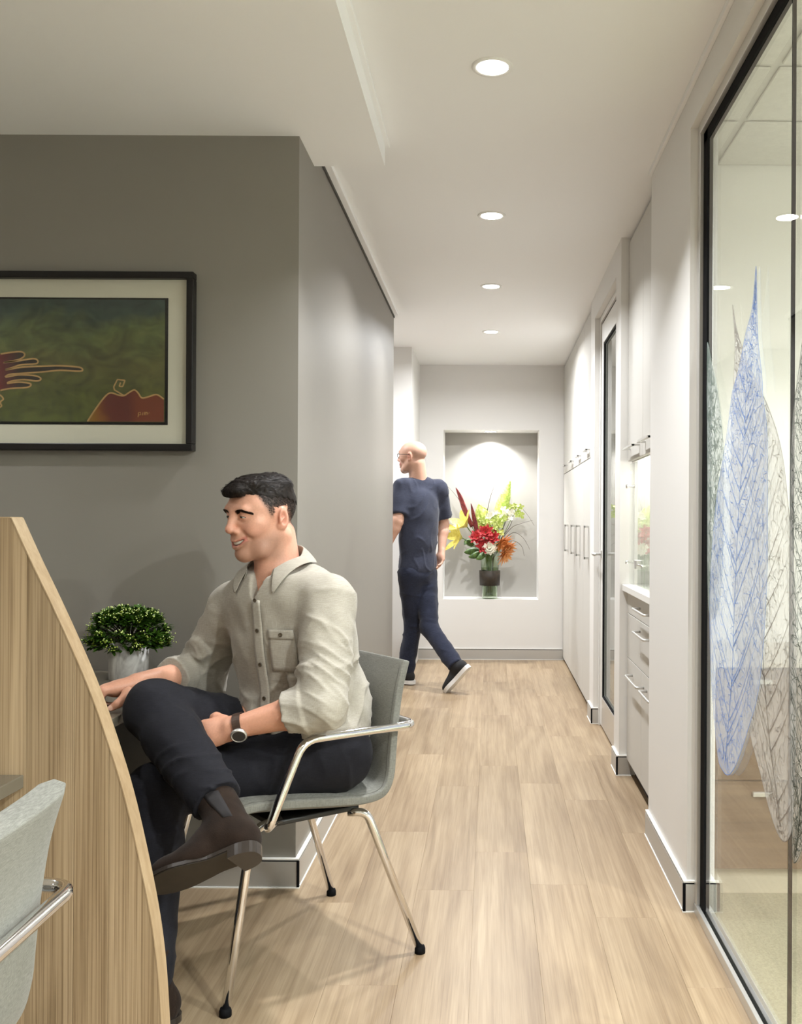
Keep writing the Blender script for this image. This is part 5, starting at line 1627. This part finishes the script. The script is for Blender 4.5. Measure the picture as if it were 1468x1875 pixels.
# collar: stand and fold-down leaf
def collar(th0, th1, n=34):
    V, F = [], []
    cn = nck + UP * 0.006
    tx = L_t; ty = F_t * 0.94 - UP * 0.34; tz = UP * 0.94 + F_t * 0.34
    for i in range(n):
        th = th0 + (th1 - th0) * i / (n - 1)                     # 0 = back of the neck
        a = abs(th) / PI
        rad = A3((math.sin(th), -math.cos(th), 0))
        open_ = max(0.0, a - 0.72)
        def P(r, h): return cn + tx * rad[0] * r + ty * rad[1] * (r + 0.006) + tz * h + UP * 0.0
        drop = 0.046 + 0.004 * max(0, a - 0.60) / 0.3
        top = 0.032 - 0.050 * max(0, a - 0.35) / 0.55
        spread = 0.022 + 0.006 * a
        for (r, h) in ((0.0685, -0.030 - 0.03 * a), (0.0670, top), (0.0690, top + 0.003), (0.0735, top - 0.001), (0.0735 + spread * 0.6, top - drop * 0.55), (0.0735 + spread, top - drop)):
            V.append(P(r, h))
    m = 6
    Q = np.array(V)
    for _ in range(3):
        dd = SH(Q); out_ = (np.arange(len(Q)) % 6) >= 1
        need = np.where(out_, np.clip(0.0075 - dd, 0, 0.05), np.clip(0.002 - dd, 0, 0.05))
        Q = Q + grad(SH, Q) * need[:, None]
    V = [Vector(p - MO) for p in Q]
    for i in range(n - 1):
        for k in range(m - 1):
            a = i * m + k; F.append((a, a + 1, a + m + 1, a + m))
    o = pymesh('collar', V, F, LINEN, shirt_o, True)
    md = o.modifiers.new('s', 'SOLIDIFY'); md.thickness = 0.0022; md.offset = 0
    sb = o.modifiers.new('b', 'SUBSURF'); sb.levels = 1; sb.render_levels = 1
    return o
collar(-0.81 * PI, 0.80 * PI)

# --- trousers
NAVY = weave_mat('navy_trouser_cloth', lin(20, 20, 25), lin(31, 31, 38), 900, 0.85, 0.15, 0.2, 0.02)
T = Sdf()
T.ell(pel + UP * 0.005, (0.168, 0.145, 0.105), 0.04, 'u', RT)
T.cap(hipL, kneeL, 0.094, 0.070, 0.035); cm = kneeL * 0.7 + ankL * 0.3
T.cap(kneeL, cm, 0.070, 0.068, 0.02); T.cap(cm, ankL + UP * 0.02, 0.068, 0.052, 0.02)
T2 = Sdf()
T2.cap(hipR, kneeR, 0.092, 0.072, 0.03); cmr = kneeR * 0.72 + ankR * 0.28; hemR = kneeR * 0.17 + ankR * 0.83
T2.cap(kneeR, cmr, 0.072, 0.068, 0.025); T2.cap(cmr, ankR, 0.070, 0.056, 0.02)
T.cap(hipL - F_ch * 0.03, hipR - F_ch * 0.03, 0.105, 0.105, 0.03)
def trousers(P, c=None, rad=None):
    a = T(P, c, rad); b = T2(P, c, rad)
    dR = (ankR - kneeR) / np.linalg.norm(ankR - kneeR)
    b = np.where(np.linalg.norm(P - hemR, axis=1) < 0.13, np.maximum(b, (P - hemR) @ dR), b)
    hp_ = np.clip((P - pel) @ F_ch, 0, 0.3)
    k = 0.004 + 0.03 * np.clip(1 - hp_ / 0.16, 0, 1)                 # thighs stay apart towards the knees
    h = np.clip(0.5 + 0.5 * (a - b) / k, 0, 1)
    v = a * (1 - h) + b * h - k * h * (1 - h)
    v = np.where(np.linalg.norm((P - pel)[:, :2], axis=1) < 0.19, np.maximum(v, P[:, 2] - 0.665), v)
    return np.maximum(v, 0.085 - P[:, 2])
tv_, tf_ = surface_net(trousers, axis_pts(-1.0, -0.28, 0.0058), axis_pts(2.05, 2.95, 0.0058), axis_pts(0.06, 0.84, 0.0058))
tn = grad(trousers, tv_)
disp = 0.0020 * wnoise(tv_, 12, 7, 31)
for (a, b, wl, amp, r, sd) in ((hemR * 0.65 + kneeR * 0.35, hemR, 0.055, 0.0075, 0.12, 21), (kneeR * 0.75 + hipR * 0.25, kneeR * 0.8 + ankR * 0.2, 0.08, 0.005, 0.14, 22),
                               (hipR, kneeR, 0.16, 0.005, 0.14, 23), (hipL, kneeL, 0.15, 0.004, 0.13, 24), (hipL + L_t * 0.05, hipL + F_ch * 0.12, 0.07, 0.006, 0.13, 25), (kneeL, ankL, 0.12, 0.006, 0.12, 26)):
    disp += amp * fold_field(tv_, a, b, wl, sd, 0.5) * np.minimum(1, 2 * near_seg(tv_, A3(a), A3(b), r))
np_mesh('trousers', tv_ + tn * disp[:, None] - MO, tf_, NAVY, man)

# --- ankle boots
SUEDE = mat('dark_brown_suede', lin(37, 27, 21), 0.9, spec=0.15, vary=0.25, vscale=25, sheen=0.04, bump=(500, 0.3))
SOLE = mat('brown_rubber_sole', lin(48, 41, 33), 0.55, vary=0.15, vscale=30)
WELT = mat('glossy_sole_edge', lin(46, 40, 36), 0.22, spec=0.6)
GORE = mat('elastic_gore', lin(46, 44, 45), 0.85, spec=0.15)
def make_boot(an, t_, n_, shin, side):
    """an ankle centre, t_ toe direction, n_ towards the sole"""
    w_ = np.cross(t_, n_)
    RB = np.stack([t_, w_, n_], 1)
    W = lambda a, b, c: an + t_ * a + w_ * b + n_ * c
    S = Sdf()
    S.cap(W(0, 0, 0) - shin * 0.075, W(-0.005, 0, 0.02), 0.047, 0.044, 0.02)
    S.cap(W(-0.020, 0, 0.050), W(0.045, 0, 0.050), 0.038, 0.042, 0.03)
    S.cap(W(0.02, 0, 0.020), W(0.085, 0.0, 0.052), 0.042, 0.035, 0.03)
    S.ell(W(0.110, 0.002, 0.066), (0.075, 0.046, 0.030), 0.03, 'u', RB)
    S.ell(W(0.150, 0.002, 0.072), (0.052, 0.042, 0.025), 0.02, 'u', RB)
    S.ell(W(-0.035, 0, 0.060), (0.034, 0.036, 0.040), 0.02, 'u', RB)
    S.half(W(0, 0, 0.086), n_, 0.004)
    S.half(an - shin * 0.085, -shin, 0.003)
    lo = an - 0.26; hi = an + 0.26
    v_, f_ = surface_net(S, axis_pts(lo[0], hi[0], 0.0045), axis_pts(lo[1], hi[1], 0.0045), axis_pts(max(lo[2], 0.0), hi[2], 0.0045))
    nn = grad(S, v_)
    v_ = v_ + nn * (0.0012 * wnoise(v_, 20, 6, 41))[:, None]
    b = np_mesh('boot', v_ - MO, f_, SUEDE, man)
    b['label'] = 'dark brown suede ankle boot'
    out = [(-0.072, 0.0), (-0.064, 0.022), (-0.035, 0.033), (0.0, 0.032), (0.04, 0.031), (0.085, 0.042), (0.125, 0.049), (0.165, 0.045), (0.192, 0.030), (0.204, 0.006),
           (0.196, -0.022), (0.165, -0.038), (0.12, -0.043), (0.07, -0.037), (0.03, -0.031), (-0.03, -0.033), (-0.062, -0.022)]
    oc = [(q.x, q.y * side) for q in catmull([(a, c_, 0) for a, c_ in out], 4, True)]
    def slab(name, poly, c0, c1, m, par, sc=1.0):
        bm = bmesh.new()
        A = [bm.verts.new(Vector(W(p[0], p[1], c0) - MO)) for p in poly]; Bq = [bm.verts.new(Vector(W(p[0], p[1], c1) - MO)) for p in poly]
        bm.faces.new(A); bm.faces.new(list(reversed(Bq)))
        for i in range(len(poly)):
            j = (i + 1) % len(poly); bm.faces.new((A[j], A[i], Bq[i], Bq[j]))
        bmesh.ops.recalc_face_normals(bm, faces=bm.faces[:])
        me = bpy.data.meshes.new(name); bm.to_mesh(me); bm.free()
        return link(name, me, m, par)
    slab('welt', oc, 0.083, 0.092, WELT, b)
    slab('sole', [(0.066 + (a - 0.066) * 0.965, c_ * 0.93) for a, c_ in oc], 0.092, 0.0945, SOLE, b)
    hp = [p for p in oc if p[0] < -0.002]
    hp = sorted(hp, key=lambda p: math.atan2(p[1], -(p[0] + 0.002)))
    slab('heel', hp, 0.092, 0.112, WELT, b)
    # elastic gore on the outer side
    gv, gf = [], []
    for i, (c_, w0, w1) in enumerate(((-0.072, -0.030, 0.018), (-0.040, -0.028, 0.014), (-0.010, -0.026, 0.006), (0.014, -0.024, 0.0))):
        for k in range(5):
            a = w0 + (w1 - w0) * k / 4
            o_ = an + n_ * 0 + (shin * (c_ + 0.005)) + t_ * a * 0.8
            p = march(S, o_, w_ * side * GS, 0.12)
            gv.append(Vector(p + w_ * side * GS * 0.0012 - MO))
        if i:
            for k in range(4):
                a = (i - 1) * 5 + k; gf.append((a, a + 1, a + 6, a + 5))
    go = pymesh('elastic_gore', gv, gf, GORE, b, True)
    md = go.modifiers.new('s', 'SOLIDIFY'); md.thickness = 0.0015
    return b
shinR = (ankR - kneeR) / np.linalg.norm(ankR - kneeR); shinL = (ankL - kneeL) / np.linalg.norm(ankL - kneeL)
GS = 1
make_boot(ankR, boott, bootn, shinR, 1)
make_boot(ankL - UP * 0.0, lt, ln_, shinL * 0.2 + ln_ * 0.8, -1)

# --- wristwatch on the left wrist
wd = (elL - wrL) / np.linalg.norm(elL - wrL)
wc = wrL + wd * 0.022
fn = A3((0.12, -0.78, -0.45)); fn -= wd * (fn @ wd); fn /= np.linalg.norm(fn)
sn_ = np.cross(wd, fn)
STR = mat('brown_leather_strap', lin(58, 40, 30), 0.5, vary=0.2, vscale=80)
V, F = [], []
for i in range(32):
    a = 2 * PI * i / 32
    r = 0.0318
    c_ = wc + (fn * math.cos(a) * 0.98 + sn_ * math.sin(a)) * r
    for k in (-1, 1):
        for rr in (0, 0.0025):
            V.append(Vector(c_ + (fn * math.cos(a) + sn_ * math.sin(a)) * rr + wd * 0.010 * k - MO))
for i in range(32):
    a, b = 4 * i, 4 * ((i + 1) % 32)
    F += [(a, b, b + 1, a + 1), (a + 2, a + 3, b + 3, b + 2), (a + 1, b + 1, b + 3, a + 3), (a, a + 2, b + 2, b)]
watch = pymesh('wristwatch', V, F, STR, man)
watch['label'] = 'steel wristwatch on a brown leather strap'
rot = Vector((0, 0, 1)).rotation_difference(Vector(fn)).to_matrix()
base = Vector(wc + fn * 0.0300 - MO)
vs, fs = lathe_data([(0.0, 0.0), (0.0195, 0.0), (0.0205, 0.003), (0.0205, 0.007), (0.0185, 0.0095), (0.0165, 0.0095), (0.0160, 0.0085), (0.0, 0.0085)], 28)
pymesh('watch_case', [base + rot @ v for v in vs], fs, STEEL, watch, True)
vs, fs = lathe_data([(0.0, 0.0088), (0.0158, 0.0088)], 28)
pymesh('watch_dial', [base + rot @ v for v in vs], fs, mat('dark_dial', (0.02, 0.02, 0.022, 1), 0.15), watch)
# ================================================================== WALKING MAN AT THE FAR END
WO = A3((-0.50, 6.95, 0))
walker = tag(empty('person', WO), 'person in a navy t-shirt and dark jeans walking left past the flower niche', 'person')
wF = A3((-0.80, 0.60, 0)); wL = A3((-wF[1], wF[0], 0))
wHC = A3(pix(755, 837, 6.93)); wHR = frame(A3((-0.93, 0.36, -0.05)), A3((-0.03, 0.0, 1)))
w_nk = A3(pix(766, 872, 6.95)); w_ch = A3(pix(768, 930, 6.93)); w_wa = A3(pix(765, 1000, 6.93)); w_pe = A3(pix(765, 1050, 6.93))
w_sL = A3(pix(737, 893, 6.86)); w_sR = A3(pix(803, 896, 7.02))
w_eL = A3(pix(728, 955, 6.78)); w_hL = A3(pix(708, 1005, 6.80))
w_eR = A3(pix(812, 960, 7.10)); w_hR = A3(pix(808, 1016, 7.02))
hL_, hR_ = w_pe + wL * 0.085, w_pe - wL * 0.085
kS = A3(pix(757, 1145, 6.98)); aS = A3(pix(745, 1228, 7.00))          # standing leg
kT = A3(pix(787, 1150, 6.85)); aT = A3(pix(834, 1217, 6.66))          # trailing leg
Wb = Sdf()
RWt = np.stack([wL, wF, UP], 1)
def wtorso(S, g):
    S.ell(w_ch, A3((0.165, 0.110, 0.165)) + g, 0.06, 'u', RWt)
    S.ell((w_ch + w_wa) / 2, A3((0.158, 0.110, 0.16)) + g, 0.06, 'u', RWt)
    S.ell(w_wa, A3((0.152, 0.110, 0.170)) + g, 0.06, 'u', RWt)
    S.cap(w_sL - wL * 0.02, w_nk - UP * 0.05, 0.058 + g, 0.050 + g, 0.05)
    S.cap(w_sR + wL * 0.02, w_nk - UP * 0.05, 0.058 + g, 0.050 + g, 0.05)
wtorso(Wb, -0.016)
Wb.ell(w_pe, (0.14, 0.10, 0.10), 0.04, 'u', RWt)
for sh, el, ha in ((w_sL, w_eL, w_hL), (w_sR, w_eR, w_hR)):
    Wb.cap(sh, el, 0.046, 0.040, 0.03); wr = el * 0.12 + ha * 0.88
    m_ = el * 0.7 + wr * 0.3
    Wb.cap(el, m_, 0.038, 0.039, 0.02); Wb.cap(m_, wr, 0.039, 0.026, 0.02)
    d_ = (ha - el) / np.linalg.norm(ha - el)
    hand(Wb, wr, wr + d_ * 0.085, wF * 0.2 + wL * (-0.9 if sh is w_sL else 0.9), wF, (0.35, 0.5, 0.3), 0.0092)
for hp, kn, an in ((hL_, kS, aS), (hR_, kT, aT)):
    Wb.cap(hp, kn, 0.072, 0.048, 0.03); Wb.cap(kn, an, 0.050, 0.034, 0.02)
Wb.cap(w_nk - UP * 0.06, wHC + wHR @ A3((0, -0.028, -0.05)), 0.066, 0.062, 0.03)
build_head(Wb, wHC, wHR, 1.05, False)
wv, wf_ = surface_net(Wb, axis_pts(-0.92, -0.08, 0.0085, [(-0.70, -0.44, 0.0045)]), axis_pts(6.50, 7.30, 0.0085, [(6.80, 7.06, 0.0045)]), axis_pts(0.04, 1.84, 0.0085, [(1.48, 1.82, 0.0042)]))
wt = head_tones(wv, wHC, wHR, 1.05, lin(208, 164, 142), lin(110, 92, 80), 0.25, lambda l, f, u: 0.30 * np.clip((u + 0.045) / 0.03, 0, 1) * np.clip((0.05 - u) / 0.03, 0, 1) * np.clip((-0.02 - f) / 0.03, 0, 1))
np_mesh('body', wv - WO, wf_, SKIN, walker, wt)
WHW = lambda p: Vector(wHC + wHR @ (A3(p) * 1.05) - WO)
for q in (-1, 1):
    vs, fs = lathe_data([(0.0, 0.0), (0.0045, 0.0008), (0.0062, 0.0)], 10)
    rot = Vector((0, 0, 1)).rotation_difference(Vector(wHR @ A3((0.2 * q, 1, 0)))).to_matrix()
    pymesh('eye', [WHW((0.031 * q, 0.0868, 0.0145)) + rot @ v for v in vs], fs, IRIS, walker)
GLF = mat('dark_glasses_frame', (0.02, 0.018, 0.018, 1), 0.3)
gp = []
for q in (-1, 1):
    rim = [WHW((q * (0.033 + 0.021 * math.cos(a)), 0.094 - 0.004 * abs(math.cos(a)) * (1 if math.cos(a) > 0 else 0), 0.012 + 0.016 * math.sin(a))) for a in np.linspace(0, 2 * PI, 20)]
    gp.append(tube_data(rim, 0.0018, 5, False))
    gp.append(tube_data([WHW((0.054 * q, 0.092, 0.018)), WHW((0.078 * q, 0.06, 0.018)), WHW((0.082 * q, -0.005, 0.012)), WHW((0.080 * q, -0.022, 0.0))], 0.0018, 5))
gp.append(tube_data([WHW((-0.012, 0.096, 0.016)), WHW((0, 0.099, 0.018)), WHW((0.012, 0.096, 0.016))], 0.0018, 5))
vs, fs = merge_data(gp); pymesh('glasses', vs, fs, GLF, walker, True)
# t-shirt
TEE = weave_mat('navy_tshirt_cotton', lin(46, 49, 63), lin(60, 64, 80), 700, 0.9, 0.1, 0.2)
Ws = Sdf(); wtorso(Ws, 0.006)
sleeves = []
for sh, el in ((w_sL, w_eL), (w_sR, w_eR)):
    ce = sh * 0.18 + el * 0.82
    S_ = Sdf(); S_.cap(sh, ce, 0.068, 0.066, 0.03); S_.half(ce, el - sh, 0.003); sleeves.append(S_)
Ws.ell(w_pe + UP * 0.05, (0.160, 0.118, 0.11), 0.05, 'u', RWt)
def tee(P, c=None, rad=None):
    v = Ws(P, c, rad)
    for S_ in sleeves:
        d = S_(P); k = 0.035
        h = np.clip(0.5 + 0.5 * (v - d) / k, 0, 1); v = v * (1 - h) + d * h - k * h * (1 - h)
    v = np.maximum(v, (w_pe[2] + 0.0) - P[:, 2])
    return np.maximum(v, (P - (w_nk - UP * 0.012)) @ (UP * 0.96 + wF * 0.25))
tv_, tf_ = surface_net(tee, axis_pts(-0.86, -0.10, 0.0085), axis_pts(6.6, 7.3, 0.0085), axis_pts(0.72, 1.60, 0.0085))
tn = grad(tee, tv_)
disp = 0.007 * fold_field(tv_, w_ch + wL * 0.2, w_pe - wL * 0.2, 0.14, 61, 0.7) + 0.003 * wnoise(tv_, 9, 6, 62)
np_mesh('t_shirt', tv_ + tn * disp[:, None] - WO, tf_, TEE, walker)
# jeans
JEAN = weave_mat('dark_navy_jeans', lin(28, 31, 44), lin(46, 51, 70), 700, 0.9, 0.15, 0.2)
Wj = Sdf()
Wj.ell(w_pe + UP * 0.0, (0.148, 0.112, 0.11), 0.04, 'u', RWt)
for hp, kn, an in ((hL_, kS, aS), (hR_, kT, aT)):
    Wj.cap(hp, kn, 0.088, 0.066, 0.03); Wj.cap(kn, an + (an - kn) * 0.02, 0.066, 0.058, 0.02)
def jeans(P, c=None, rad=None):
    v = np.maximum(Wj(P, c, rad), P[:, 2] - (w_pe[2] + 0.05))
    for kn, an in ((kS, aS), (kT, aT)):
        d_ = (an - kn) / np.linalg.norm(an - kn)
        v = np.where(np.linalg.norm(P - an, axis=1) < 0.12, np.maximum(v, (P - an) @ d_ - 0.015), v)
    return v
jv, jf = surface_net(jeans, axis_pts(-0.86, -0.10, 0.0085), axis_pts(6.5, 7.25, 0.0085), axis_pts(0.03, 0.95, 0.0085))
jn = grad(Wj, jv)
disp = 0.006 * fold_field(jv, hL_, aS, 0.15, 63, 0.6) + 0.003 * wnoise(jv, 9, 6, 64)
np_mesh('jeans', jv + jn * disp[:, None] - WO, jf, JEAN, walker)
# sneakers
SNK = mat('black_sneaker_knit', (0.014, 0.014, 0.016, 1), 0.85); SNS = mat('white_sneaker_sole', (0.78, 0.77, 0.75, 1), 0.5)
def sneaker(an, t_, n_):
    t_ = t_ / np.linalg.norm(t_); n_ = n_ - t_ * (n_ @ t_); n_ /= np.linalg.norm(n_); w_ = np.cross(t_, n_)
    RB = np.stack([t_, w_, n_], 1); W = lambda a, b, c: an + t_ * a + w_ * b + n_ * c
    S = Sdf()
    S.cap(W(0, 0, -0.03), W(-0.01, 0, 0.03), 0.042, 0.040, 0.02)
    S.cap(W(0.0, 0, 0.025), W(0.11, 0, 0.055), 0.042, 0.030, 0.03)
    S.ell(W(0.12, 0, 0.058), (0.075, 0.044, 0.030), 0.02, 'u', RB); S.ell(W(-0.03, 0, 0.045), (0.040, 0.037, 0.042), 0.02, 'u', RB)
    S.half(W(0, 0, 0.074), n_, 0.004)
    lo, hi = an - 0.24, an + 0.24
    v_, f_ = surface_net(S, axis_pts(lo[0], hi[0], 0.007), axis_pts(lo[1], hi[1], 0.007), axis_pts(max(lo[2], -0.01), hi[2], 0.007))
    b = np_mesh('sneaker', v_ - WO, f_, SNK, walker)
    out = [(-0.075, 0.0), (-0.06, 0.030), (0.0, 0.036), (0.06, 0.036), (0.12, 0.047), (0.165, 0.040), (0.195, 0.018), (0.198, -0.008), (0.17, -0.034), (0.12, -0.042), (0.06, -0.035), (0.0, -0.034), (-0.06, -0.030)]
    oc = [(q.x, q.y) for q in catmull([(a, c_, 0) for a, c_ in out], 3, True)]
    n = len(oc); V = [Vector(W(a, c_, z_) - WO) for z_ in (0.068, 0.095) for a, c_ in oc]
    F = [(i, (i + 1) % n, n + (i + 1) % n, n + i) for i in range(n)] + [tuple(range(n)), tuple(reversed(range(n, 2 * n)))]
    pymesh('sole', V, F, SNS, b)
sneaker(aS, A3((-0.86, 0.50, 0.0)), A3((0, 0, -1)))
sneaker(aT, A3((-0.62, 0.25, -0.74)), A3((0.62, -0.3, -0.62)))
